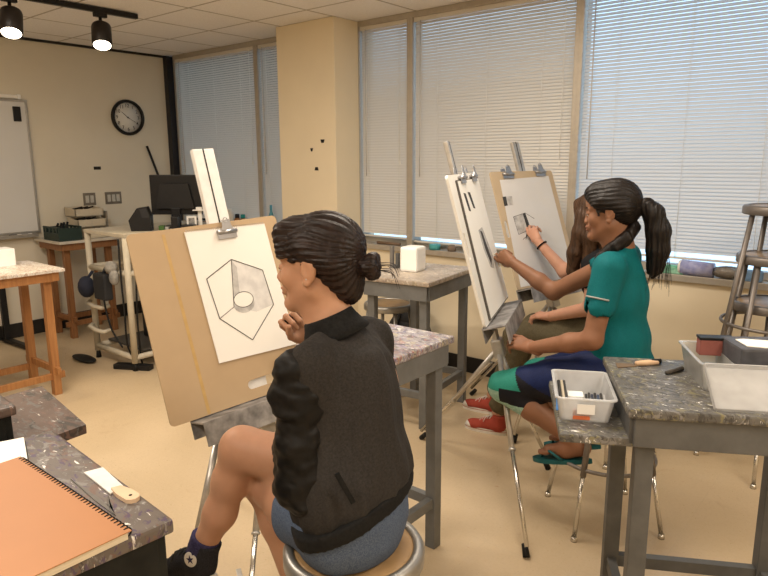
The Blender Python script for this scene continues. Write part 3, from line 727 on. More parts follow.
for z in (.28, .47):
    b = MB(); b.tube([(cx0, cy0-.02, z), (cx0+.02, cy0-.06, z-.01), (cx0+.14, cy0-.07, z-.02), (cx0+.24, cy0-.06, z-.02), (cx0+.25, cy0+.0, z-.01)], .017, 8, flat=1.0); b.build('cable_loop', M_PVC, CT)
b = MB(); b.box((-4.70, 2.95, .36), (.20, .46, .43), .01); PC = one('computer_tower', b, M_BLACK, 'black computer tower on the lower shelf of the beige cart', 'computer')
b = MB(); b.box((-4.598, 2.95, .50), (.006, .3, .06), .001); b.build('drive_bay', mat('grey_bezel', (.12, .12, .125), .4), PC)
cab = [[(-4.43, 2.50, .99), (-4.40, 2.47, .7), (-4.41, 2.46, .4), (-4.44, 2.48, .12), (-4.50, 2.52, .02)],
       [(-4.50, 2.41, .99), (-4.46, 2.385, .75), (-4.45, 2.385, .45), (-4.47, 2.40, .18), (-4.40, 2.45, .012)],
       [(-4.47, 2.70, .98), (-4.39, 2.58, .72), (-4.38, 2.56, .35), (-4.40, 2.64, .04)],
       [(-4.78, 2.40, .72), (-4.72, 2.375, .5), (-4.66, 2.38, .3), (-4.55, 2.40, .16)]]
for k, pts in enumerate(cab):
    P = [Vector(p) for p in pts]; sm = []
    for i in range(len(P)-1):
        p0, p1, p2, p3 = P[max(0, i-1)], P[i], P[i+1], P[min(len(P)-1, i+2)]
        for q in range(6):
            u = q/6; sm.append(.5*((2*p1)+(p2-p0)*u+(2*p0-5*p1+4*p2-p3)*u*u+(3*p1-p0-3*p2+p3)*u**3))
    sm.append(P[-1])
    b = MB(); b.tube(sm, .007, 7); one('power_cable', b, M_RUB, 'black cable hanging down the near end of the beige cart', 'cable', 'cables on the cart')
b = MB(); b.ball((-4.90, 2.335, .60), (.075, .06, .085), 16); b.tube([(-4.90, 2.345, .66), (-4.90, 2.395, .715)], .012, 8); one('cap_hat', b, mat('navy_cloth', (.018, .022, .04), .8), 'navy cap hanging on the near end of the beige cart', 'cap')
b = MB(); b.box((-4.66, 2.345, .63), (.17, .07, .20), .03); b.tube([(-4.66, 2.345, .70), (-4.64, 2.37, .77), (-4.62, 2.395, .74)], .016, 8); one('equipment_bag', b, mat('black_nylon', (.022, .023, .026), .7, bmp=.3), 'small black bag hung on the near rail of the beige cart', 'bag')
b = MB(); b.ball((-4.56, 2.37, .78), (.06, .045, .05), 14); b.ball((-4.52, 2.365, .71), (.045, .035, .06), 12); one('grey_rag', b, mat('grey_cloth', (.28, .27, .25), .9, var=.3, bmp=.5, bscale=60), 'grey rag draped on the near rail of the beige cart', 'rag')
b = MB(); b.box((-4.47, 2.43, .02), (.30, .07, .04), .008, rz=.5); one('power_strip', b, M_BLACK, 'black power strip on the floor at the near foot of the cart', 'power strip')
b = MB(); b.ball((-4.98, 2.30, .018), (.16, .06, .016), 18); one('black_cloth', b, M_RUB, 'flat black cloth on the floor left of the cart', 'cloth')

# on the cart
MN = thing('computer_monitor', (-4.52, 2.93, 1.035), 'black computer monitor seen from behind, on the beige cart', 'monitor')
MM = Matrix.Translation((-4.52, 2.93, 1.035)) @ Matrix.Rotation(R(38), 4, 'Z')
b = MB(MM); b.box((0, 0, .255), (.40, .028, .31), .008); b.build('screen_housing', M_BLACK, MN)
b = MB(MM); b.prism([(-.15, .15), (.15, .15), (.11, .34), (-.11, .34)], .014, .042, MM @ Matrix(((1, 0, 0, 0), (0, 0, -1, 0), (0, 1, 0, 0), (0, 0, 0, 1)))); b.build('rear_bulge', mat('black_plastic_soft', (.014, .014, .015), .5), MN)
b = MB(MM); b.box((0, -.03, .08), (.07, .03, .15), .005); b.build('stand_neck', M_BLACK, MN)
b = MB(MM); b.box((0, -.01, .006), (.22, .17, .012), .005); b.build('stand_base', M_BLACK, MN)
SPK = Matrix.Translation((-4.52, 2.62, 1.035)) @ Matrix.Rotation(R(48), 4, 'Z')
t = thing('desktop_speaker', (-4.52, 2.62, 1.035), 'black angular speaker at the near end of the cart top', 'speaker')
b = MB(); b.prism([(-.07, 0), (.075, 0), (.075, .11), (.05, .18), (-.02, .17), (-.085, .08)], -.05, .05, SPK @ Matrix(((1, 0, 0, 0), (0, 0, -1, 0), (0, 1, 0, 0), (0, 0, 0, 1)))); b.build('cabinet', M_BLACK, t)
b = MB(); b.prism([(.015, .10), (.068, .10), (.05, .17), (.0, .165)], .0505, .052, SPK @ Matrix(((1, 0, 0, 0), (0, 0, -1, 0), (0, 1, 0, 0), (0, 0, 0, 1)))); b.build('grille', mat('grille_grey', (.03, .03, .032), .7), t)
b = MB(); b.box((-4.40, 2.83, 1.035+.05), (.05, .10, .10), .006, rz=R(48)); one('external_drive', b, M_BLACK, 'black box beside the monitor foot on the cart', 'drive')
b = MB(); b.box((-4.355, 2.945, 1.115), (.008, .075, .095), .001, rz=R(-45)); o = one('photo_card', b, M_WHITE, 'small photo card propped against the monitor', 'card')
b = MB(); b.box((-4.351, 2.941, 1.115), (.004, .045, .07), 0, rz=R(-45)); b.build('picture', mat('photo_grey', (.10, .10, .10), .5, col2=(.45, .44, .42), vscale=40), o)
o.location.z -= .033
b = MB(); b.box((-4.36, 2.93, 1.035+.016), (.10, .13, .032), .005, rz=R(40)); one('dark_case', b, M_BLACK, 'low dark case under the photo card on the cart', 'case')
b = MB(); b.box((-4.345, 3.02, 1.172), (.05, .11, .008), .002, rz=R(-45)); b.box((-4.35, 3.015, 1.185), (.03, .045, .022), .003, rz=R(-45)); b.box((-4.365, 3.03, 1.10), (.012, .03, .14), .002, rz=R(-45)); one('webcam', b, M_WHITE, 'small white webcam on a short post beside the monitor', 'webcam')
for k, (y, c, h) in enumerate([(2.73, (.05, .12, .03), .035), (2.77, (.4, .4, .38), .022)]):
    b = MB(); b.box((-4.43, y, 1.035+h/2), (.04, .05, h), .005, rz=R(45)); one('desk_gadget', b, mat('gadget_%d' % k, c, .5), ['green', 'grey'][k]+' gadget on the cart top below the monitor', 'gadget')
b = MB(); b.tube([(-6.075, 3.925, .893), (-6.115, 3.665, 1.70)], .012, 10); one('pole', b, M_BLACK, 'thin black pole leaning from the ledge against the left wall behind the monitor', 'pole')

# ------------------------------------------------------------------ window ledge, left bay
LZ = .89
def at_ledge(mb, name, m, label, cat, group=None): return one(name, mb, m, label, cat, group)
b = MB(Matrix.Translation((-5.19, 3.935, LZ))); b.lathe([(0, 0), (.045, 0), (.052, .02), (.051, .14), (.044, .17), (.034, .18), (.034, .20), (0, .20)], 24); at_ledge(b, 'jar', mat('milky_jar', (.70, .66, .58), .3), 'milky white jar on the left window ledge', 'jar')
for k, x in enumerate((-5.07, -4.985)):
    t = thing('paint_bottle', (x, 3.94, LZ), 'brown bottle on the left window ledge, ' + ['next to the milky jar', 'with a teal cap'][k], 'bottle')
    T = Matrix.Translation((x, 3.94, LZ))
    b = MB(T); b.lathe([(0, 0), (.030, 0), (.032, .01), (.032, .10), (.018, .125), (0, .125)], 18); b.build('body', mat('brown_bottle', (.30, .14, .05), .3), t)
    b = MB(T); b.lathe([(.019, .118), (.022, .12), (.022, .155), (0, .158)], 16); b.build('cap', [M_BLACK, mat('teal_cap', (.01, .22, .22), .4)][k], t)
b = MB(Matrix.Translation((-5.36, 3.94, LZ))); b.box((0, 0, .035), (.20, .09, .07), .02); at_ledge(b, 'black_pouch', M_RUB, 'black pouch on the left window ledge behind the white mast', 'pouch')
b = MB(Matrix.Translation((-5.55, 3.94, LZ))); b.box((0, 0, .03), (.14, .08, .06), .006); at_ledge(b, 'cardboard_box', mat('brown_card', (.30, .20, .12), .7), 'small brown cardboard box on the left window ledge', 'box')
b = MB(Matrix.Translation((-4.85, 3.94, LZ))); b.box((0, 0, .025), (.10, .07, .05), .008); at_ledge(b, 'sponge', mat('tan_sponge', (.45, .36, .24), .9), 'tan sponge on the left window ledge', 'sponge')
b = MB(Matrix.Translation((-4.58, 3.945, LZ))); b.lathe([(0, 0), (.03, 0), (.032, .02), (.025, .16), (.012, .20), (.012, .26), (0, .26)], 16); at_ledge(b, 'spray_bottle', mat('blue_clear', (.10, .32, .42), .2), 'blue spray bottle on the left window ledge near the column', 'bottle')
# ledge, right bays
b = MB(Matrix.Translation((-2.76, 3.955, LZ))); b.ring(.03, .012, .012, 24); b.lathe([(.03, .0), (.042, .0), (.042, .04), (.03, .04)], 24); at_ledge(b, 'tape_roll', mat('teal_tape', (.08, .38, .40), .5), 'teal tape roll on the window ledge left of the boards', 'tape roll')
b = MB(Matrix.Translation((-2.61, 3.955, LZ))); b.lathe([(0, 0), (.03, 0), (.034, .03), (.02, .045), (0, .045)], 16); at_ledge(b, 'lump_of_clay', mat('brown_clay', (.22, .17, .13), .8), 'brown lump of clay on the window ledge left of the boards', 'clay')
b = MB(Matrix.Translation((-3.22, 3.955, LZ))); b.tube([(-.1, 0, .012), (.12, .01, .012)], .012, 10); at_ledge(b, 'wooden_stick', mat('dark_wood_stick', (.18, .12, .08), .6), 'dark stick lying on the window ledge right of the column', 'stick')
b = MB(Matrix.Translation((-1.08, 3.95, LZ))); b.box((0, 0, .022), (.15, .05, .044), .008, rz=.08); b.box((-.01, 0, .046), (.12, .03, .006), .002, rz=.05); at_ledge(b, 'wipe_packet', mat('green_packet', (.10, .42, .26), .4, col2=(.35, .62, .48), vscale=30), 'green packet on the window ledge right of the ponytail', 'packet')
t = thing('paper_roll', (-.935, 3.95, LZ), 'bluish paper roll on the window ledge', 'paper roll')
b = MB(); b.tube([(-1.02, 3.95, LZ+.045), (-.85, 3.945, LZ+.04)], .042, 18); b.build('roll', mat('blue_wrap', (.24, .26, .52), .4, col2=(.42, .44, .66), vscale=26), t)
b = MB(); b.tube([(-1.035, 3.95, LZ+.045), (-1.02, 3.95, LZ+.045)], [.034, .043], 18); b.build('white_end', M_WHITE, t)
t = thing('plastic_bag', (-.80, 3.95, LZ), 'clear plastic bag of brown clay on the window ledge', 'bag')
b = MB(); b.ball((-.79, 3.95, LZ+.03), (.06, .035, .03), 18); b.build('clay', mat('brown_clay', (.22, .17, .13), .8), t)
b = MB(); b.ball((-.77, 3.95, LZ+.036), (.095, .045, .036), 20); b.build('film', clear_plastic('clear_film', (.85, .84, .8), .22), t)
b = MB(Matrix.Translation((-.655, 3.95, LZ))); b.box((0, 0, .03), (.10, .06, .06), .015); at_ledge(b, 'blue_cloth', mat('blue_cloth', (.18, .30, .48), .8), 'folded blue cloth on the window ledge behind the stacked stools', 'cloth')

# column tape marks
for k, (x, z, w, lb) in enumerate([(-3.672, 1.697, .045, 'highest black tape scrap on the column'), (-3.795, 1.632, .032, 'black tape scrap on the column, smallest of the three'), (-3.745, 1.482, .045, 'lowest black tape scrap on the column')]):
    b = MB(frame((x, 3.715, z), (1, 0, 0), (0, 0, 1), (0, -1, 0)))
    b.prism([(-w/2, .012), (w/2, .012), (w/2-.009, -.014), (-w/2+.009, -.014)] if k != 2 else [(-w/2+.009, .014), (w/2-.009, .014), (w/2, -.012), (-w/2, -.012)], .0005, .002); one('tape_scrap', b, M_TAPE, lb, 'tape')

# ------------------------------------------------------------------ track lights
M_EMIT = mat('lamp_glow', (1, .95, .85), .5, emis=((1, .84, .62), 14))
b = MB(); b.box((-4.56, 1.55, 2.579), (.036, 2.36, .034), .003); TR = one('light_track', b, M_BLACK, 'black ceiling light track', 'light track')
for k, (y, tl) in enumerate([(2.45, 14), (1.86, 14)]):
    x = -4.56
    t = thing('track_spotlight', (x, y, 2.562), ['lit black spotlight nearest the end of the ceiling track', 'lit black spotlight cut by the left edge of the picture'][k], 'spotlight')
    b = MB(); b.box((x, y, 2.548), (.034, .09, .03), .004); b.tube([(x, y, 2.535), (x, y, 2.485)], .011, 10); b.build('mount', M_BLACK, t)
    ax = Matrix.Translation((x, y, 2.42)) @ Matrix.Rotation(R(-24), 4, 'Y') @ Matrix.Rotation(R(-14), 4, 'X')
    b = MB(ax); b.lathe([(0, .075), (.05, .075), (.062, .068), (.066, .055), (.066, -.09), (.060, -.092), (.058, -.06), (0, -.055)], 28); b.build('housing', mat('spot_black', (.018, .014, .012), .4), t)
    b = MB(ax); b.lathe([(.0, -.078), (.035, -.076), (.056, -.080), (.0565, -.088), (.03, -.092), (0, -.094)], 24); b.build('bulb', M_EMIT, t)
    l = bpy.data.lights.new('spot_lamp', 'SPOT'); l.energy = 55; l.color = (1, .78, .5); l.spot_size = R(70); l.spot_blend = .6; l.shadow_soft_size = .05
    o = bpy.data.objects.new('spot_lamp', l); COL.objects.link(o); o.matrix_world = ax @ Matrix.Translation((0, 0, -.095))

# ------------------------------------------------------------------ on the window table
b = MB(); b.box((-2.345, 3.13, .885+.075), (.115, .125, .15), .014, rz=R(8)); one('white_cube', b, M_WHITE, 'bright white cube on the grey table by the window', 'cube')
t = thing('metal_clamp', (-2.50, 3.13, .885), 'grey metal clamp standing upright on the grey table by the window', 'clamp')
b = MB(); b.box((-2.505, 3.125, .955), (.022, .022, .14), .002); b.build('tall_jaw', mat('grey_clamp', (.22, .21, .20), .45, .4), t)
b = MB(); b.box((-2.474, 3.142, .935), (.022, .022, .09), .002); b.box((-2.49, 3.134, .897), (.05, .03, .024), .003); b.build('short_jaw', mat('dark_clamp', (.09, .09, .09), .45), t)
t = thing('backpack', (-2.90, 3.78, 0), 'black backpack on the floor against the wall behind the grey window table', 'bag')
b = MB(); b.ball((-2.88, 3.80, .22), (.20, .12, .22), 24); b.ball((-2.86, 3.79, .40), (.13, .085, .10), 20); b.build('body', mat('black_nylon', (.022, .023, .026), .7, bmp=.3), t)
b = MB(); b.tube([(-2.93, 3.70, .12), (-2.93, 3.66, .25), (-2.90, 3.70, .42)], .014, 8); b.build('strap', M_RUB, t)

# ------------------------------------------------------------------ on the dark grey desk at the right
M_CLR = clear_plastic('frosted_clear_plastic', (.97, .97, .95), .40)
M_CLR2 = clear_plastic('milky_clear_plastic', (.97, .98, .99), .60)
def tub(t, T, w, d, h, th=.003, flare=.012, m=None, name='tub'):
    """open-topped moulded tub with flared sides and a rolled lip"""
    def rr(w, d, r, n=5):
        out = []
        for cx, cy, a0 in ((w/2-r, -d/2+r, -PI/2), (w/2-r, d/2-r, 0), (-w/2+r, d/2-r, PI/2), (-w/2+r, -d/2+r, PI)):
            for k in range(n+1): a = a0+PI/2*k/n; out.append((cx+r*math.cos(a), cy+r*math.sin(a)))
        return out
    lv = [(w-2*flare, d-2*flare, 0), (w, d, h-.004), (w+.012, d+.012, h-.004), (w+.012, d+.012, h), (w-2*th, d-2*th, h), (w-2*flare-2*th, d-2*flare-2*th, th)]
    vs = []; n = 0
    for (a, c, z) in lv:
        p = rr(a, c, .016); n = len(p); vs += [(x, y, z) for x, y in p]
    fs = [tuple(range(n-1, -1, -1))]
    for i in range(len(lv)-1):
        for k in range(n): fs.append((i*n+k, i*n+(k+1) % n, (i+1)*n+(k+1) % n, (i+1)*n+k))
    fs.append(tuple((len(lv)-1)*n+k for k in range(n)))
    b = MB(T); b.add(vs, fs); return b.build(name, m, t)
BC = Vector((-.7435, 1.8705, .788)); BT = Matrix.Translation(BC) @ Matrix.Rotation(math.atan2(.41, -.215)-PI/2, 4, 'Z')
t = thing('pencil_tub', BC, 'small open clear tub of pencils on the side shelf of the dark grey desk', 'tub')
tub(t, BT, .165, .26, .075, m=M_CLR2)
b = MB(BT); b.box((0, -.1375, .045), (.05, .0012, .03), 0); b.build('label', M_WHITE, t)
for k in range(7):
    b = MB(BT); x = .012+.009*k; b.tube([(x, -.10+.002*k, .012+.004*(k % 3)), (x+.004, .03+.006*(k % 2), .03+.003*(k % 2))], .0042, 6)
    cc = [(.02, .02, .02), (.03, .03, .03), (.02, .03, .06), (.025, .025, .025), (.04, .07, .14), (.02, .02, .02), (.5, .5, .5)][k]
    tag(b.build('pencil', mat('pencil_%d' % k, cc, .4), None, tuple(BT @ Vector((x, -.04, .012)))), 'dark pencil lying in the small clear tub', 'pencil', 'pencils in the small tub')
for k, (x, cc) in enumerate([(-.062, (.02, .02, .02)), (-.052, (.5, .44, .33)), (-.045, (.03, .03, .03))]):
    b = MB(BT); b.tube([(x, -.07, .012), (x-.004, .09, .05)], .005, 7); tag(b.build('brush', mat('brush_%d' % k, cc, .5), None, tuple(BT @ Vector((x, 0, .012)))), ['black brush along the left side of the small tub', 'tan brush along the left side of the small tub', 'dark charcoal holder along the left side of the small tub'][k], 'brush')
for k, (x, y, z, w, d, h) in enumerate([(-.015, .045, .016, .05, .05, .022), (-.03, -.02, .014, .035, .06, .018), (-.01, -.085, .013, .04, .03, .018)]):
    b = MB(BT); b.box((x, y, z), (w, d, h), .004, rz=.2*k); tag(b.build('eraser', mat('eraser_%d' % k, [(.8, .8, .78), (.55, .55, .54), (.72, .71, .68)][k], .6), None, tuple(BT @ Vector((x, y, .005)))), ['white eraser at the far end of the small tub', 'grey eraser in the middle of the small tub', 'pale eraser at the near end of the small tub'][k], 'eraser')
b = MB(BT); b.box((-.01, -.115, .02), (.05, .012, .03), .003); tag(b.build('sharpener', mat('orange_plastic', (.75, .20, .08), .4), None, tuple(BT @ Vector((-.01, -.115, .005)))), 'orange sharpener at the near end of the small tub', 'sharpener')
b = MB(Matrix.Translation((0, 0, 0))); b.box((-.800, 1.855, .7883), (.035, .11, .0006), 0, rz=R(24)); one('blue_tape', b, mat('blue_masking_tape', (.07, .25, .62), .5), 'blue masking tape on the side shelf beside the small tub', 'tape')

ang = math.atan2(.485, .875)
TC = DM @ Vector((.13, .05, .885)); TT = Matrix.Translation(TC) @ Matrix.Rotation(ang, 4, 'Z')
t = thing('storage_box', TC, 'large clear plastic box, lid hanging open, on the dark grey desk', 'box')
tub(t, TT, .42, .25, .085, m=M_CLR, flare=.014)
b = MB(TT)
for x in (-.10, .06): b.box((x, 0, .035), (.002, .22, .062), 0)
b.build('divider', M_CLR, t)
LT = TT @ Matrix.Translation((.0, -.135, .080)) @ Matrix.Rotation(R(33), 4, 'X')
b = MB(LT); w, d = .42, .155
b.box((0, -d/2, 0), (w, d, .003), .001)
for x in (-w/2, w/2): b.box((x, -d/2, .008), (.004, d, .018), .001)
for y in (0, -d): b.box((0, y, .008), (w, .004, .018), .001)
b.box((.06, -d*.45, .006), (.22, .07, .006), .002); b.box((.0, -.002, .012), (.06, .012, .014), .002)
b.build('lid', clear_plastic('clear_lid_plastic', (.97, .97, .97), .40), t)
b = MB(TT)
b.box((-.08, -.131, .078), (.05, .012, .02), .003); b.build('latch', M_CLR2, t)
b = MB(LT); b.tube([(-.055, -d*.62, .011), (-.045, -d*.62, .012)], .006, 10); b.build('black_knob', M_RUB, t)
b = MB(TT @ Matrix.Rotation(.12, 4, 'Z')); b.box((.06, .03, .085), (.30, .15, .06), .008); bx = b.build('dark_case', mat('slate_case', (.055, .055, .062), .5, col2=(.09, .09, .10)), None, tuple(TT @ Vector((.06, .03, .055)))); tag(bx, 'slate grey case lying in the large clear box', 'case')
b = MB(TT @ Matrix.Rotation(.12, 4, 'Z')); b.prism([(-.065, -.02), (-.02, -.035), (.16, -.01), (.11, .02), (-.04, .06), (-.065, .055)], .1155, .118); tag(b.build('torn_paper', M_PAPER, None, tuple(TT @ Vector((.04, 0, .1155)))), 'torn white paper on the slate grey case', 'paper')
b = MB(TT); b.box((-.115, .088, .080), (.10, .04, .05), .003); o = tag(b.build('maroon_box', mat('maroon_card', (.25, .085, .07), .5), None, tuple(TT @ Vector((-.115, .088, .055)))), 'maroon box with a black lid at the back of the large clear box', 'box')
b = MB(TT); b.box((-.115, .088, .109), (.104, .044, .008), .002); b.build('lid', M_BLACK, o)
for k in range(3):
    b = MB(TT); b.tube([(-.17+.02*k, -.02+.03*k, .014), (-.13+.02*k, .03+.02*k, .02)], .006, 7); tag(b.build('pastel_stick', mat('olive_stick', (.22, .18, .08), .7), None, tuple(TT @ Vector((-.16+.02*k, .01, .008)))), 'olive pastel stick in the left end of the large clear box', 'pastel', 'pastels in the clear box')
def on_desk(x, y): return DM @ Matrix.Translation((x, y, .885))
t = thing('palette_knife', on_desk(-.235, .15).translation, 'wooden-handled scraper at the back left corner of the dark grey desk', 'scraper')
KM = on_desk(-.225, .15) @ Matrix.Rotation(R(5), 4, 'Z')
b = MB(KM); b.prism([(-.055, -.03), (.01, -.012), (.01, .012), (-.05, .02)], .001, .003); b.build('blade', mat('rusty_blade', (.20, .14, .09), .5, .4), t)
b = MB(KM); b.tube([(.01, 0, .008), (.05, .008, .009), (.085, .014, .008)], [.008, .010, .006], 10); b.build('handle', mat('pale_wood_handle', (.62, .42, .26), .5), t)
b = MB(on_desk(-.145, .18)); b.tube([(-.012, 0, .009), (.014, .006, .009)], .009, 10); one('charcoal_lump', b, M_RUB, 'short black charcoal lump near the back of the dark grey desk', 'charcoal')
b = MB(on_desk(-.105, .10)); b.tube([(-.035, -.03, .007), (.025, .022, .007)], [.006, .008], 8); one('pencil_stub', b, mat('stub_dark', (.06, .05, .04), .6), 'dark pencil stub lying just left of the large clear box', 'pencil')

# ------------------------------------------------------------------ on the black-sided table, left foreground
HZ = .885
SK = thing('sketchbook', (-1.25, .36, HZ), 'large spiral sketchbook with an orange cover in the left foreground', 'sketchbook')
b = MB(); b.prism([(-1.485, .185), (-1.025, .185), (-1.025, .520), (-1.485, .520)], HZ, HZ+.016); b.build('pages', mat('page_block', (.66, .58, .44), .8, var=.1, vscale=60, stretch=(.2, .2, 8)), SK)
b = MB(); b.prism([(-1.49, .18), (-1.02, .18), (-1.02, .525), (-1.49, .525)], HZ+.016, HZ+.0175); b.build('cover', mat('orange_cover', (.40, .185, .08), .5, var=.03, vscale=6), SK)
b = MB()
for k in range(40): b.ring(.0085, .0016, 0, 12, Matrix.Translation((-1.478+.446*k/39, .522, HZ+.010)) @ Matrix.Rotation(PI/2, 4, 'Y'), tseg=5)
b.build('wire_binding', M_RUB, SK)
NB = thing('notebook', (-1.57, .50, HZ), 'small white spiral notebook at the left edge, on the black-sided table', 'notebook')
NM = Matrix.Translation((-1.575, .462, HZ+.018)) @ Matrix.Rotation(R(-19), 4, 'Z')
b = MB(NM); b.box((0, .0, .0), (.135, .20, .010), .001); b.build('pages', M_PAPER, NB)
b = MB(NM); b.box((0, .0, -.0075), (.14, .205, .003), .001); b.build('back_cover', M_RUB, NB)
b = MB(NM)
for k in range(14): b.ring(.007, .0014, 0, 10, NM @ Matrix.Translation((.066, -.092+.184*k/13, -.002)) @ Matrix.Rotation(PI/2, 4, 'X'), tseg=5)
b.build('wire_binding', M_RUB, NB)
NB.location.z -= .0105
t = thing('scraper', (-1.22, .60, HZ), 'white-bladed scraper with a pale wooden grip near the sketchbook', 'scraper')
b = MB(); b.prism([(-1.332, .590), (-1.322, .628), (-1.205, .612), (-1.200, .580)], HZ+.001, HZ+.004); b.build('blade', mat('white_scraper', (.72, .72, .70), .35), t)
b = MB(); b.prism([(-1.212, .588), (-1.206, .606), (-1.175, .612)]+[(-1.150+.019*math.cos(a), .597+.016*math.sin(a)) for a in [1.2, .6, 0, -.6, -1.2]]+[(-1.18, .582)], HZ+.0005, HZ+.009); g = b.build('grip', mat('pale_wood_handle2', (.64, .47, .32), .5), t)
b = MB(); b.lathe([(0, 0), (.0035, 0), (.0035, .0005), (0, .0005)], 12, Matrix.Translation((-1.152, .597, HZ+.0091))); b.build('hang_hole', M_TAPE, g)
b = MB(); b.prism([(-1.16, .555), (-1.20, .575), (-1.14, .548), (-1.115, .545)], HZ, HZ+.003); b.prism([(-1.33, .56), (-1.19, .558), (-1.12, .545), (-1.20, .548)], HZ, HZ+.002); one('crumpled_foil', b, mat('grey_foil', (.16, .15, .14), .3, .3), 'dark crumpled paint skin between the sketchbook and the scraper', 'foil')
# ------------------------------------------------------------------ smooth bodies: blended capsules and ellipsoids, meshed as one surface
def vnoise(P, sc, seed=0):
    """cheap trilinear value noise, P = (n,3) or grids"""
    rng = np.random.RandomState(seed); T = rng.rand(32, 32, 32).astype(np.float32)
    x, y, z = [p*s for p, s in zip(P, sc)]
    xi, yi, zi = np.floor(x).astype(np.int32), np.floor(y).astype(np.int32), np.floor(z).astype(np.int32)
    fx, fy, fz = x-xi, y-yi, z-zi
    fx, fy, fz = fx*fx*(3-2*fx), fy*fy*(3-2*fy), fz*fz*(3-2*fz)
    g = lambda a, b, c: T[(xi+a) & 31, (yi+b) & 31, (zi+c) & 31]
    r = 0
    for a in (0, 1):
        for b in (0, 1):
            for c in (0, 1):
                r = r + g(a, b, c)*(fx if a else 1-fx)*(fy if b else 1-fy)*(fz if c else 1-fz)
    return r-.5
class Sdf:
    def __init__(s): s.ops = []; s.post = []; s.clip = []
    def cap(s, a, b, ra, rb=None, k=.02, sub=False):
        a, b = np.array(a, np.float32), np.array(b, np.float32); rb = ra if rb is None else rb; r = max(ra, rb)
        s.ops.append(('c', (a, b, ra, rb), k, sub, np.minimum(a, b)-r, np.maximum(a, b)+r)); return s
    def chain(s, pts, rs, k=.02):
        for i in range(len(pts)-1): s.cap(pts[i], pts[i+1], rs[i], rs[i+1], k)
        return s
    def ell(s, c, r, M=None, k=.02, sub=False):
        Rm = np.array(M.to_3x3(), np.float32) if M is not None else np.eye(3, dtype=np.float32)
        c = np.array(M @ Vector(c) if M is not None and len(M) == 4 else c, np.float32); r = np.array(r, np.float32)
        e = np.sqrt((Rm**2) @ (r**2)); s.ops.append(('e', (c, r, Rm), k, sub, c-e, c+e)); return s
    def lcap(s, M, a, b, ra, rb=None, k=.02, sub=False): return s.cap(M @ Vector(a), M @ Vector(b), ra, rb, k, sub)
    def mesh(s, h, pad=.012):
        adds = [o for o in s.ops if not o[3]]
        lo = np.min([o[4] for o in adds], 0)-pad-2*h; hi = np.max([o[5] for o in adds], 0)+pad+2*h
        n = np.ceil((hi-lo)/h).astype(int)+1
        ax = [lo[i]+h*np.arange(n[i], dtype=np.float32) for i in range(3)]
        D = np.full(n, .5, np.float32)
        for kind, p, k, sub, l, u in s.ops:
            m = k+3*h+(.02 if s.post else 0)
            i0 = np.clip(np.floor((l-m-lo)/h).astype(int), 0, n); i1 = np.clip(np.ceil((u+m-lo)/h).astype(int)+1, 0, n)
            if (i1 <= i0).any(): continue
            sl = tuple(slice(a, b) for a, b in zip(i0, i1))
            X, Y, Z = np.meshgrid(*[ax[i][sl[i]] for i in range(3)], indexing='ij', sparse=True)
            if kind == 'c':
                a, b, ra, rb = p; ab = b-a; L2 = float(ab @ ab)+1e-12
                px, py, pz = X-a[0], Y-a[1], Z-a[2]
                t = np.clip((px*ab[0]+py*ab[1]+pz*ab[2])/L2, 0, 1)
                d = np.sqrt((px-t*ab[0])**2+(py-t*ab[1])**2+(pz-t*ab[2])**2)-(ra+(rb-ra)*t)
            else:
                c, r, Rm = p; px, py, pz = X-c[0], Y-c[1], Z-c[2]
                q = [(px*Rm[0, i]+py*Rm[1, i]+pz*Rm[2, i])/r[i] for i in range(3)]
                k0 = np.sqrt(q[0]**2+q[1]**2+q[2]**2)+1e-9
                k1 = np.sqrt((q[0]/r[0])**2+(q[1]/r[1])**2+(q[2]/r[2])**2)+1e-9
                d = k0*(k0-1)/k1
            A = D[sl]
            if sub:
                d = -d; hh = np.clip(.5+.5*(d-A)/max(k, 1e-5), 0, 1); D[sl] = A+(d-A)*hh+k*hh*(1-hh)
            else:
                hh = np.clip(.5+.5*(d-A)/max(k, 1e-5), 0, 1); D[sl] = d+(A-d)*hh-k*hh*(1-hh)
        X, Y, Z = np.meshgrid(*ax, indexing='ij', sparse=True)
        if s.post:
            band = np.nonzero(np.abs(D) < .03)
            P = [ax[i][band[i]] for i in range(3)]
            for f in s.post: D[band] += f(*P).astype(np.float32)
        for (pt, nr) in s.clip:                     # keep the side the normal points to
            D = np.maximum(D, -((X-pt[0])*nr[0]+(Y-pt[1])*nr[1]+(Z-pt[2])*nr[2]))
        return surfnet(D, lo, h)
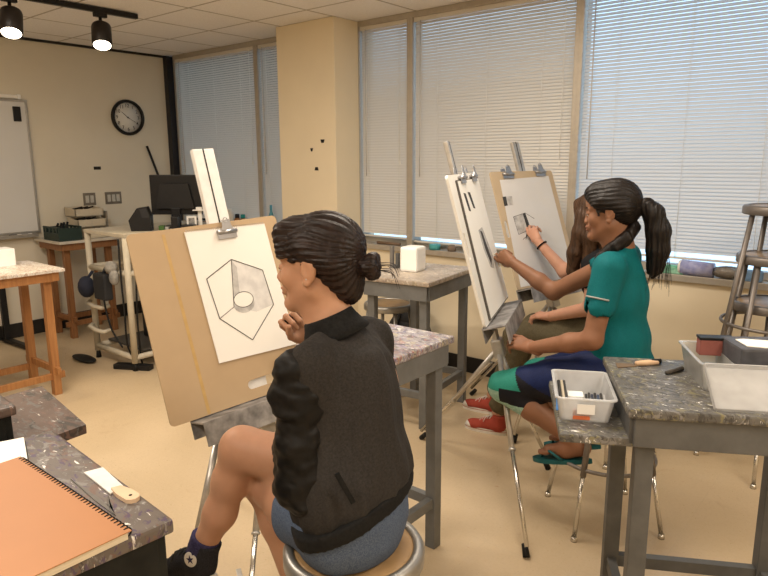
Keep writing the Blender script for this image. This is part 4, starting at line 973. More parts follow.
def surfnet(D, lo, h):
    ins = D < 0; n = np.array(D.shape)
    cs = tuple(n-1); acc = np.zeros(cs+(3,), np.float32); cnt = np.zeros(cs, np.float32)
    sl = lambda d: tuple(slice(a, a+m-1) for a, m in zip(d, n))
    for axis in range(3):
        o = [i for i in range(3) if i != axis]
        for a in (0, 1):
            for b in (0, 1):
                d0 = [0, 0, 0]; d0[o[0]] = a; d0[o[1]] = b; d1 = list(d0); d1[axis] = 1
                A, B = D[sl(d0)], D[sl(d1)]; m = (A < 0) != (B < 0)
                t = np.where(m, A/np.where(m, A-B, 1), 0)
                cnt += m
                for i in range(3): acc[..., i] += np.where(m, (t if i == axis else d0[i]), 0)
    act = cnt > 0; idx = np.full(cs, -1, np.int64); idx[act] = np.arange(act.sum())
    ii = np.argwhere(act); V = lo+(ii+acc[act]/cnt[act][:, None])*h
    F = []
    for axis in range(3):
        o = [(axis+1) % 3, (axis+2) % 3]
        s0 = [slice(1, -1)]*3; s0[axis] = slice(0, -1); s1 = list(s0); s1[axis] = slice(1, None)
        A, B = ins[tuple(s0)], ins[tuple(s1)]; e = np.argwhere(A != B)
        if not len(e): continue
        fl = A[tuple(e.T)]
        base = e.copy()
        for i in range(3):
            if i != axis: base[:, i] += 1
        def cell(da, db):
            q = base.copy(); q[:, o[0]] -= da; q[:, o[1]] -= db; return idx[tuple(q.T)]
        q = np.stack([cell(1, 1), cell(0, 1), cell(0, 0), cell(1, 0)], 1)
        q[~fl] = q[~fl][:, ::-1]; F.append(q)
    return V, np.concatenate(F)
def join_meshes(parts):
    vs = []; fs = []; k = 0
    for v, f in parts: vs.append(v); fs.append(f+k); k += len(v)
    return np.concatenate(vs), np.concatenate(fs)
def put(name, vf, m, parent, face_mat=None):
    v, f = vf; off = np.array(parent['_o'])
    me = bpy.data.meshes.new(name); v = (v-off).astype(np.float32)
    me.vertices.add(len(v)); me.vertices.foreach_set('co', v.ravel())
    me.loops.add(f.size); me.loops.foreach_set('vertex_index', f.ravel().astype(np.int32))
    me.polygons.add(len(f)); me.polygons.foreach_set('loop_start', np.arange(0, f.size, 4, dtype=np.int32))
    me.update(calc_edges=True); me.validate()
    me.polygons.foreach_set('use_smooth', np.ones(len(me.polygons), bool))
    ms = m if isinstance(m, (list, tuple)) else [m]
    for q in ms: me.materials.append(q)
    if face_mat is not None and len(me.polygons) == len(f):
        me.polygons.foreach_set('material_index', face_mat(vf[0][f].mean(1)).astype(np.int32))
    o = bpy.data.objects.new(name, me); COL.objects.link(o); o.parent = parent; o['_o'] = tuple(float(q) for q in off); return o

def mframe(o, fwd, up):
    """local frame: x forward, y left, z up"""
    f = Vector(fwd).normalized(); u = Vector(up); u = (u-f*u.dot(f)).normalized(); l = u.cross(f)
    return frame(Vector(o), f, l, u)
# --- head: x forward, y left, z up, origin between the ears at eye level
def head(s, M, neck, nose=1.0, sc=1.0, lipk=1.0):
    E = lambda c, r, k=.02, sub=False: s.ell([q*sc for q in c], [q*sc for q in r], M, k*sc, sub)
    Cc = lambda a, b, ra, rb=None, k=.02, sub=False: s.lcap(M, [q*sc for q in a], [q*sc for q in b], ra*sc, (rb if rb is not None else ra)*sc, k*sc, sub)
    E((-.012, 0, .035), (.096, .074, .083)); E((.022, 0, -.03), (.062, .060, .085), .03)
    E((.045, 0, .045), (.045, .058, .045), .03)
    Cc((.0, .048, -.055), (.068, .012, -.098), .024, .016, .03); Cc((.0, -.048, -.055), (.068, -.012, -.098), .024, .016, .03)
    E((.078, 0, -.096), (.017, .020, .015), .015)
    for y in (-1, 1):
        E((.058, .040*y, -.028), (.024, .022, .026), .02)                 # cheek
        Cc((.083, .012*y, .019), (.068, .048*y, .017), .007, .006, .012)   # brow ridge
        E((.088, .031*y, .001), (.012, .017, .010), .010, True)            # eye socket
        E((.077, .030*y, -.001), (.0125, .0145, .0115), .004)              # closed-down upper lid
        E((-.008, .077*y, -.006), (.0195, .0085, .031), .005); E((-.002, .0865*y, -.002), (.010, .006, .018), .003, True); E((-.010, .086*y, .016), (.008, .004, .007), .003, True)   # ear
        E((-.002, .080*y, -.036), (.010, .007, .009), .005)
        E((.095, .0115*y, -.037), (.0085, .0075, .007), .006)              # nostril wing
    Cc((.087, 0, .010), (.103*(.6+.4*nose), 0, -.026), .0075, .0095, .012); E((.106*(.55+.45*nose), 0, -.031), (.010, .0105, .009), .008)
    E((.083, 0, -.058), (.013, .026, .016), .012)
    E((.0925, 0, -.0565), (.0085, .021, .0055*lipk), .004); E((.0905, 0, -.0685), (.0085, .019, .006*lipk), .004)
    E((.103, 0, -.0625), (.007, .024, .0012), .003, True)
    a = M @ Vector((-.022*sc, 0, -.06*sc)); s.cap(a, neck, .048*sc, .053, .035)
    s.cap(M @ Vector((.01*sc, 0, -.08*sc)), Vector(neck)+(M.to_3x3() @ Vector((.025, 0, 0))), .036*sc, .045, .03)
def face_parts(M, t, eyecol, browm, lipm, sc=1.0, lipk=1.0):
    for y in (-1, 1):
        b = MB(M); b.ball((.0795*sc, .030*y*sc, -.0045*sc), .0100*sc, 14); b.ball((.0868*sc, .0298*y*sc, -.0060*sc), (.0035*sc, .005*sc, .005*sc), 10, mi=1)
        b.build('eye', [M_EYEW, eyecol], t)
        b = MB(M); b.tube([(.0925*sc, .013*y*sc, .0185*sc), (.0895*sc, .03*y*sc, .0235*sc), (.075*sc, .047*y*sc, .0195*sc)], [.0024*sc, .0028*sc, .0012*sc], 6); b.build('eyebrow', browm, t)
        b = MB(M); b.tube([(.088*sc, .018*y*sc, -.0035*sc), (.0912*sc, .03*y*sc, -.0035*sc), (.084*sc, .043*y*sc, -.005*sc)], .0011*sc, 5); b.build('eyelashes', browm, t)
    L = Sdf(); L.ell((.0928*sc, 0, -.0563*sc), (.0088*sc, .0205*sc, .0052*lipk*sc), M, .003); L.ell((.0908*sc, 0, -.0685*sc), (.0088*sc, .0185*sc, .0058*lipk*sc), M, .001)
    put('lips', L.mesh(.0016), lipm, t)
# --- hand: origin at the wrist, x to the fingers, z out of the back of the hand, thumb on +y (left mirrored by 'side')
def hand(s, M, curl, spread=.10, thumb=(.5, .5), side=1, sc=1.0, k=.004):
    P = lambda x, y, z: M @ Vector((x*sc, y*side*sc, z*sc))
    s.cap(P(-.03, 0, 0), P(.012, 0, 0), .024*sc, .024*sc, .012)
    s.cap(P(.01, .012, 0), P(.074, .026, 0), .0155*sc, .0115*sc, .012); s.cap(P(.01, .0, 0), P(.080, .007, .002), .0155*sc, .0115*sc, .012)
    s.cap(P(.01, -.008, 0), P(.076, -.012, .001), .0155*sc, .0115*sc, .012); s.cap(P(.01, -.014, 0), P(.067, -.029, -.002), .015*sc, .0105*sc, .012)
    tips = []
    for i, (by, bx, L) in enumerate(((.027, .078, (.040, .024, .019)), (.008, .084, (.044, .028, .020)), (-.012, .079, (.041, .026, .019)), (-.030, .069, (.032, .020, .017)))):
        c = curl[i] if isinstance(curl[0], (tuple, list)) else curl
        p = Vector((bx-.004, by, .001)); a = 0; ya = spread*(1.2-i)*.8; r = .0088-.0006*(i == 3)
        for j in range(3):
            a += c[j]; q = p+Vector((math.cos(a)*math.cos(ya), math.cos(a)*math.sin(ya), -math.sin(a)))*L[j]
            s.cap(P(*p), P(*q), (r-.0006*j)*sc, (r-.0006*(j+1))*sc, k if j == 0 else .003); p = q
        tips.append(P(*p))
    # thumb leaves the side of the palm near its base
    b = Vector((.018, .022, -.004)); op, cu = thumb
    d1 = Vector((.62, .62*(1-op*.55), -.25-.5*op)).normalized(); q = b+d1*.040
    d2 = (d1+Vector((.35, -.45*cu, -.35*cu))).normalized(); q2 = q+d2*.030; d3 = (d2+Vector((.25, -.6*cu, -.1*cu))).normalized(); q3 = q2+d3*.024
    s.cap(P(*b), P(*q), .0145*sc, .0108*sc, .010); s.cap(P(*q), P(*q2), .0104*sc, .0092*sc, .003); s.cap(P(*q2), P(*q3), .0092*sc, .0072*sc, .003)
    tips.append(P(*q3)); return tips
# --- canvas shoe: origin under the heel, x to the toe, z up
def canvas_shoe(t, M, shin, mcan, msole, mtoe, mlace, side, patch=None, high=.13, L=.25, name='shoe'):
    s = Sdf(); k = .025
    s.ell((.045, 0, .055), (.045, .031, .045), M, k); s.ell((.105, 0, .052), (.06, .036, .040), M, k); s.ell((.185, .004*side, .036), (.058, .040, .027), M, k)
    top = M.inverted() @ Vector(shin); top = Vector((.045, 0, .06)).lerp(top, 1.0)
    d = (top-Vector((.045, 0, .06))).normalized(); s.lcap(M, (.048, 0, .06), Vector((.048, 0, .06))+d*(high-.05), .037, .041, .02)
    pt = M @ (Vector((.048, 0, .06))+d*(high-.055)); nr = M.to_3x3() @ d; s.clip.append((np.array(pt), -np.array(nr)))
    s.clip.append((np.array(M @ Vector((0, 0, .02))), np.array(M.to_3x3() @ Vector((0, 0, 1)))))
    up = put(name, s.mesh(.004), mcan, t)
    out = []
    for q in range(40):
        a = 2*PI*q/40; x = .125+.127*math.cos(a); wv = .036+.008*math.cos(a)-.006*math.sin(a*.5)**2; out.append((x, wv*math.sin(a)*(1 if abs(math.cos(a)) < .9 else .98)+.003*side*max(0, math.cos(a))))
    b = MB(M); b.prism(out, 0, .026); sl = b.build('sole', msole, up)
    b = MB(M); b.prism([(.125+(x-.125)*1.006, y*1.02) for x, y in out], .017, .020); b.build('foxing_stripe', mcan, up)
    c = Sdf(); c.ell((.205, .004*side, .034), (.040, .0375, .0235), M, .01); c.clip.append((np.array(M @ Vector((.192, 0, 0))), np.array(M.to_3x3() @ Vector((1, 0, 0))))); c.clip.append((np.array(M @ Vector((0, 0, .02))), np.array(M.to_3x3() @ Vector((0, 0, 1)))))
    put('toe_cap', c.mesh(.003), mtoe, up)
    b = MB(M)
    for q in range(6):
        u = q/5; x = .165-.075*u; z = .064+.034*u+.008*math.sin(u*PI)
        b.tube([(x-.004, -.020, z-.008), (x, 0, z+.003), (x+.004, .020, z-.008)], .0028, 6)
    b.tube([(.092, -.004, .103), (.115, -.030, .098), (.12, -.036, .07)], .0022, 6); b.tube([(.092, .004, .103), (.112, .030, .10), (.125, .038, .072)], .0022, 6)
    b.build('laces', mlace, up)
    if patch:
        mp, mstar = patch; ys = side*.0385
        PM = M @ frame((.052, ys, .083), (side*-1.0, 0, 0), (0, 0, 1), (0, side*1.0, 0))
        b = MB(PM); b.lathe([(0, -.012), (.0215, -.012), (.0215, .0018), (.020, .0025), (0, .0025)], 28); pd = b.build('ankle_patch', mp, up)
        st = [((.0135 if q % 2 == 0 else .0053)*math.cos(PI/2+q*PI/5), (.0135 if q % 2 == 0 else .0053)*math.sin(PI/2+q*PI/5)) for q in range(10)]
        b = MB(PM); b.prism(st, .0024, .0034); b.build('star', mstar, up)
    return up
# ------------------------------------------------------------------ people
def skin(name, c):
    m, nt, b = _newmat(name); v = coords(nt); n = noise(nt, v, 22, 3); n2 = noise(nt, v, 5, 2)
    c1 = ramp(nt, n.outputs[0], [(.3, tuple(q*.93 for q in c)), (.7, tuple(min(1, q*1.05) for q in c))])
    c2 = mixc(nt, ramp(nt, n2.outputs[0], [(.45, (0, 0, 0)), (.75, (.25, .25, .25))]), c1, (c[0]*1.02, c[1]*.82, c[2]*.78))
    nt.links.new(c2, b.inputs['Base Color']); b.inputs['Roughness'].default_value = .52; b.inputs['Specular IOR Level'].default_value = .3
    b.inputs['Subsurface Weight'].default_value = .12; b.inputs['Subsurface Radius'].default_value = (1, .35, .2); b.inputs['Subsurface Scale'].default_value = .006
    n3 = noise(nt, v, 420, 2); bump(nt, b, n3.outputs[0], .06, .001); MATS[name] = m; return m
def hairm(name, c, c2, stretch, rough=.46):
    m, nt, b = _newmat(name); v = coords(nt, stretch); n = noise(nt, v, 60, 4, .65, .4)
    nt.links.new(ramp(nt, n.outputs[0], [(.3, c), (.72, c2)]), b.inputs['Base Color']); b.inputs['Roughness'].default_value = rough; b.inputs['Specular IOR Level'].default_value = .28
    bump(nt, b, n.outputs[0], .5, .004); MATS[name] = m; return m
def cloth(name, c, c2, sc=200, rough=.9, stretch=(1, 1, 1), bmp=.25):
    m, nt, b = _newmat(name); v = coords(nt, stretch); n = noise(nt, v, sc, 3, .7); n2 = noise(nt, v, 9, 3)
    cc = ramp(nt, n.outputs[0], [(.35, c), (.65, c2)]); nt.links.new(cc, b.inputs['Base Color']); b.inputs['Roughness'].default_value = rough
    bump(nt, b, n.outputs[0], bmp, .002); b.inputs['Specular IOR Level'].default_value = .2; MATS[name] = m; return m
M_EYEW = [mat('eye_white', (.72, .68, .64), .25, var=.02), None][0]
M_IRIS = mat('dark_iris', (.02, .012, .008), .15)
SK1 = skin('skin_tan', (.43, .235, .145)); SK2 = skin('skin_brown', (.235, .112, .062)); SK3 = skin('skin_fair', (.50, .27, .185))
LIP1 = mat('lips_tan', (.42, .18, .14), .4); LIP2 = mat('lips_brown', (.26, .10, .075), .4); LIP3 = mat('lips_fair', (.52, .21, .18), .4)
HA1 = hairm('dark_brown_hair', (.005, .003, .0028), (.022, .011, .009), (.25, 1, 1)); HA2 = hairm('black_hair', (.003, .002, .002), (.011, .007, .0055), (1, 1, .25)); HA3 = hairm('auburn_hair', (.025, .012, .006), (.085, .043, .022), (1, 1, .12))
M_JACK = cloth('charcoal_melange', (.020, .018, .017), (.033, .030, .028), 190, .9, (1, 1, 1), .12)
M_SLEEVE = cloth('black_leatherette', (.0035, .0035, .0035), (.007, .0065, .0065), 60, .50, bmp=.15)
M_RIB = cloth('black_rib_knit', (.006, .006, .006), (.012, .012, .012), 120, .9)
M_DENIM = cloth('blue_denim', (.045, .065, .11), (.10, .13, .19), 300, .9)
M_CANB = cloth('black_canvas', (.012, .012, .015), (.03, .03, .035), 300)
M_CANR = cloth('red_canvas', (.28, .045, .03), (.40, .075, .05), 300)
M_SOLEW = mat('white_rubber', (.68, .64, .58), .5, var=.08, vscale=40)
M_SOCK = cloth('navy_sock', (.02, .018, .05), (.05, .045, .11), 200)
M_TEAL = cloth('teal_jersey', (.0, .10, .115), (.002, .13, .145), 220, .75)
M_LEGN = cloth('navy_leggings', (.004, .009, .045), (.007, .016, .075), 240, .6)
M_LEGB = cloth('black_leggings', (.006, .006, .009), (.010, .010, .014), 240, .6)
M_LEGT = cloth('teal_panel', (.02, .19, .15), (.03, .25, .19), 240, .6)
M_LEGM = cloth('mint_panel', (.20, .36, .29), (.34, .50, .42), 90, .6)
M_OLIVE = cloth('olive_twill', (.075, .062, .035), (.12, .10, .062), 240)
M_BTOP = cloth('black_cotton', (.009, .009, .010), (.016, .016, .018), 200)
M_FLIP = mat('teal_rubber', (.01, .10, .11), .5)
def folds(sc, amp, seed, lim=None):
    def f(X, Y, Z):
        d = vnoise((X, Y, Z), sc, seed)*amp + vnoise((X, Y, Z), tuple(q*2.3 for q in sc), seed+1)*amp*.45
        return d if lim is None else d*np.clip(lim(X, Y, Z), 0, 1)
    return f
def grooves(M, freq, amp, axis='x', seed=3, c=(0, 0, .02)):
    Mi = np.array(M.inverted(), np.float32)
    def f(X, Y, Z):
        x = Mi[0, 0]*X+Mi[0, 1]*Y+Mi[0, 2]*Z+Mi[0, 3]; y = Mi[1, 0]*X+Mi[1, 1]*Y+Mi[1, 2]*Z+Mi[1, 3]; z = Mi[2, 0]*X+Mi[2, 1]*Y+Mi[2, 2]*Z+Mi[2, 3]
        if axis == 'x': a = np.arctan2(y-c[1], z-c[2])
        else: a = np.arctan2(y-c[1], x-c[0])
        n = vnoise((x*14, y*14, z*14), (1, 1, 1), seed)
        return amp*np.sin(a*freq+n*7)+amp*.6*np.sin(a*freq*2.3+n*11+1)
    return f
def strands(name, m, parent, polys, r=.0011):
    b = MB()
    for P in polys:
        P = [Vector(p) for p in P]; sm = []
        for i in range(len(P)-1):
            p0, p1, p2, p3 = P[max(0, i-1)], P[i], P[i+1], P[min(len(P)-1, i+2)]
            for q in range(5):
                u = q/5; sm.append(.5*((2*p1)+(p2-p0)*u+(2*p0-5*p1+4*p2-p3)*u*u+(3*p1-p0-3*p2+p3)*u**3))
        sm.append(P[-1]); n = len(sm); b.tube(sm, [r*(1-.7*i/(n-1)) for i in range(n)], 5)
    return b.build(name, m, parent)

# ================= the girl in the grey jacket (left, seen from behind her left side)
def girl_grey():
    t = thing('person', (-1.0, 1.09, 0), 'girl in a charcoal bomber jacket and denim shorts, hair in a bun, seated with legs crossed, charcoal in her raised hand', 'person')
    t['label'] = 'girl in charcoal bomber jacket with hair bun, sitting cross-legged on a stool, drawing'
    HM = mframe((-1.112, 1.10, 1.303), (-.93, -.37, -.06), (-.06, 0, 1))
    neck = (-1.062, 1.096, 1.155)
    hipL, hipR = (-.99, .995, .685), (-.99, 1.16, .695); knR, anR = (-1.375, 1.045, .765), (-1.488, .965, .440)
    knL, anL = (-1.385, 1.125, .630), (-1.215, 1.14, .225)
    shL, shR = (-1.030, .950, 1.085), (-1.070, 1.235, 1.075); elL, wrL = (-1.022, .930, .818), (-1.20, 1.08, .80)
    elR, wrR = (-1.235, 1.35, .930), (-1.338, 1.265, 1.045)
    # body
    s = Sdf()
    s.ell((-.985, 1.078, .70), (.075, .110, .09), None, .04); s.ell((-.985, 1.10, .82), (.085, .125, .12), None, .05); s.ell((-1.015, 1.11, .98), (.095, .140, .15), None, .05)
    s.cap(shL, shR, .036, .036, .05); s.cap((-1.03, 1.112, 1.08), neck, .06, .05, .04)
    s.chain([shL, elL, wrL], [.036, .035, .027], .02); s.chain([shR, elR, wrR], [.036, .035, .026], .02)
    s.chain([hipR, (-1.2, 1.11, .745), knR], [.058, .070, .060], .03)
    s.chain([knR, (-1.405, 1.025, .67), (-1.43, 1.0, .57), anR], [.053, .048, .043, .032], .03)
    s.chain([hipL, (-1.2, 1.065, .655), knL], [.058, .068, .057], .03)
    s.chain([knL, (-1.33, 1.13, .52), anL], [.055, .052, .035], .025)
    s.cap(anR, (-1.50, .96, .37), .036, .034, .02); s.cap(anL, (-1.27, 1.14, .19), .036, .034, .02)
    body = s.mesh(.0065)
    h = Sdf(); head(h, HM, Vector(neck), .92); hd = h.mesh(.003)
    HR = mframe(wrR, (-.30, -.55, .80), (-.85, .35, .0)); hs = Sdf()
    hand(hs, HR, [(1.0, 1.3, .8), (1.1, 1.4, .8), (1.2, 1.4, .8), (1.3, 1.4, .8)], .05, (.9, .8), -1, 1.0); hr = hs.mesh(.0023)
    HL = mframe(wrL, (-.75, .62, -.15), (-.1, 0, 1)); hs = Sdf(); hand(hs, HL, (.35, .5, .4), .08, (.5, .4), -1, 1.0); hl = hs.mesh(.003)
    put('body', join_meshes([body, hd, hr, hl]), SK1, t)
    face_parts(HM, t, M_IRIS, HA1, LIP1)
    # charcoal held in the fist
    g = HR @ Vector((.083, .012, -.030)); b = MB(); b.tube([HR @ Vector((.088, .045, -.020)), HR @ Vector((.082, -.03, -.028))], .0075, 10)
    one('charcoal_stick', b, M_RUB, 'charcoal stick in the raised fist of the girl in the grey jacket', 'charcoal')
    # hair: swept back to a low bun, blunt fringe
    s = Sdf(); k = .02
    s.ell((-.022, 0, .040), (.101, .080, .087), HM, k); s.ell((-.055, 0, -.01), (.060, .070, .062), HM, k); s.ell((-.075, 0, -.055), (.036, .048, .045), HM, k)
    s.ell((.050, 0, .076), (.046, .061, .042), HM, k)
    for y in (-1, 1):
        s.lcap(HM, (.068, .042*y, .078), (.066, .062*y, .035), .024, .014, .02); s.lcap(HM, (.050, .062*y, .045), (.036, .069*y, .012), .012, .004, .015)
        s.lcap(HM, (.02, .064*y, .050), (-.06, .060*y, .010), .022, .028, .02)
    for q in range(-4, 5): s.lcap(HM, (.066, .012*q, .088), (.0965-.0016*q*q, .0135*q, .022), .016, .0055, .01)
    s.post.append(grooves(HM, 34, .0017, 'x', 3, (0, 0, .015))); hair = put('hair', s.mesh(.0035), HA1, t)
    s = Sdf(); bc = HM @ Vector((-.132, .002, -.008)); s.cap(HM @ Vector((-.09, 0, -.005)), bc, .030, .026, .015)
    for q in range(6):
        a = q*PI/3; p = HM @ Vector((-.136+.007*math.cos(a*2), .022*math.cos(a), -.008+.022*math.sin(a))); p2 = HM @ Vector((-.142, .022*math.cos(a+1.2), -.008+.022*math.sin(a+1.2))); s.cap(p, p2, .0135, .012, .006)
    bm_ = Matrix.Translation(bc); s.post.append(grooves(HM, 22, .0012, 'x', 9, (0, .002, -.008))); put('hair_bun', s.mesh(.003), HA1, hair)
    b = MB(HM @ Matrix.Translation((-.100, .0, -.006)) @ Matrix.Rotation(PI/2, 4, 'Y')); b.ring(.030, .0065, 0, 24); b.build('hair_tie', M_RIB, hair)
    rnd = random.Random(4); pl = []
    for q in range(9):
        a = rnd.uniform(-.3, .5); p = Vector((-.150, rnd.uniform(-.012, .012), -.01+rnd.uniform(-.015, .01)))
        e = p+Vector((-.035-.02*rnd.random(), .012*rnd.uniform(-1, 1), -.02-.03*rnd.random())); m_ = p.lerp(e, .5)+Vector((-.012, 0, .012))
        pl.append([HM @ p, HM @ m_, HM @ e])
    strands('loose_strands', HA1, hair, pl, .0011)
    b = MB(); b.ball(tuple(HM @ Vector((.002, .081, -.036))), .0032, 10); b.ball(tuple(HM @ Vector((-.004, .083, -.026))), .0022, 8); b.build('earring', M_CLIPM, t)
    # jacket
    HN = np.array((-.24, -.24, .94))
    s = Sdf()
    s.ell((-.985, 1.075, .80), (.110, .142, .15), None, .06); s.ell((-1.005, 1.09, .96), (.112, .136, .17), None, .08)
    s.cap((-1.035, .985, 1.075), (-1.06, 1.195, 1.065), .064, .062, .07); s.cap((-1.035, 1.09, 1.06), (-1.055, 1.094, 1.105), .085, .052, .06)
    for a, e in ((shL, elL), (shR, elR)): s.cap(Vector(a)+Vector((.004, .012, .008)), Vector(a)+Vector((.006, .010, -.02)), .052, .046, .04)
    s.ell((-.985, 1.072, .765), (.122, .168, .16), None, .05)
    s.post.append(folds((8, 8, 2.6), .026, 11)); s.post.append(folds((21, 21, 3.2), .022, 5))
    s.clip.append((np.array((-.95, 1.1, .765)), HN))
    jk = put('jacket', s.mesh(.006), M_JACK, t)
    s = Sdf(); s.ell((-.984, 1.072, .75), (.128, .175, .22), None, .03)
    s.clip += [(np.array((-.95, 1.1, .732)), HN), (np.array((-.95, 1.1, .775)), -HN)]
    s.post.append(folds((8, 8, 2.6), .014, 11)); put('hem_band', s.mesh(.006), M_RIB, jk)
    for nm, a, e, w, sd in (('L', shL, elL, wrL, 21), ('R', shR, elR, wrR, 33)):
        s = Sdf(); ca, ce, cw = Vector(a), Vector(e), Vector(w); f = .60 if nm == 'L' else .72
        s.chain([ca+Vector((-.004, -.004 if nm == 'L' else .006, -.002)), ca.lerp(ce, .2), ca.lerp(ce, .6), ce], [.056, .060, .055, .050], .02); s.cap(ce, ce.lerp(cw, f), .052, .044, .02)
        if nm == 'L':
            for q in range(6): c0 = ce.lerp(cw, -.05+.12*q)+Vector((0, 0, .010*(q % 2))); s.cap(c0+Vector((-.016, .004, .028)), c0+Vector((.012, -.004, -.022)), .041+.004*(q % 2), .036, .003)
            for q in range(4): c0 = ca.lerp(ce, .62+.11*q); s.cap(c0+Vector((.020, 0, .012*(-1)**q)), c0-Vector((.022, 0, .010)), .042, .044, .004)
        s.post.append(folds((13, 13, 26), .014, sd, None)); s.post.append(folds((28, 28, 60), .008, sd+9)); s.post.append(folds((9, 9, 6), .010, sd+5)); put('sleeve', s.mesh(.005), M_SLEEVE, jk)
    nd = Vector((-.34, -.16, .92)).normalized(); xa = Vector((.95, .05, .30)); ya = nd.cross(xa).normalized(); cb = MB(frame(Vector((-1.060, 1.094, 1.150)), ya.cross(nd).normalized(), ya, nd))
    pr = [(.088, -.020), (.076, .0), (.067, .018), (.062, .034), (.058, .037), (.054, .034), (.057, .016), (.066, -.01)]
    cb.lathe(pr, 40); cb.build('collar', M_RIB, jk)
    b = MB(); b.bar((-.885, .965, .81), (-.905, .935, .885), .007, .012); b.build('pocket_zip', M_RIB, jk)
    # shorts
    s = Sdf(); s.ell((-.982, 1.076, .69), (.114, .154, .15), None, .04); s.clip.append((np.array((-.95, 1.1, .795)), -HN))
    s.cap(hipL, (-1.11, 1.04, .672), .078, .094, .03); s.cap(hipR, (-1.12, 1.135, .722), .080, .096, .03)
    s.clip.append((np.array((-.95, 1.1, .606)), np.array((0, 0, 1)))); s.post.append(folds((14, 14, 14), .010, 8)); put('shorts', s.mesh(.006), M_DENIM, t)
    # shoes and socks
    for nm, an, fw, kn, side, up in (('R', anR, (-.93, -.30, -.20), knR, 1, None), ('L', anL, (-.80, .05, -.55), knL, -1, None)):
        an = Vector(an); f = Vector(fw).normalized(); sh = (Vector(kn)-an).normalized()
        z = (sh-f*sh.dot(f)).normalized(); o = an-f*.048-z*.088; M = mframe(o, f, z)
        u = canvas_shoe(t, M, o+z*.088+f*.048+sh*.2, M_CANB, M_SOLEW, M_SOLEW, mat('black_lace', (.03, .03, .03), .8), side, (M_SOLEW, M_SOCK), high=.125)
        s = Sdf(); s.cap(an+sh*.0, an+sh*.062, .0405, .044, .01); s.clip.append((np.array(an+sh*.056+f*.0), -np.array(sh))); put('sock', s.mesh(.004), M_SOCK, t)
    return t
girl_grey()

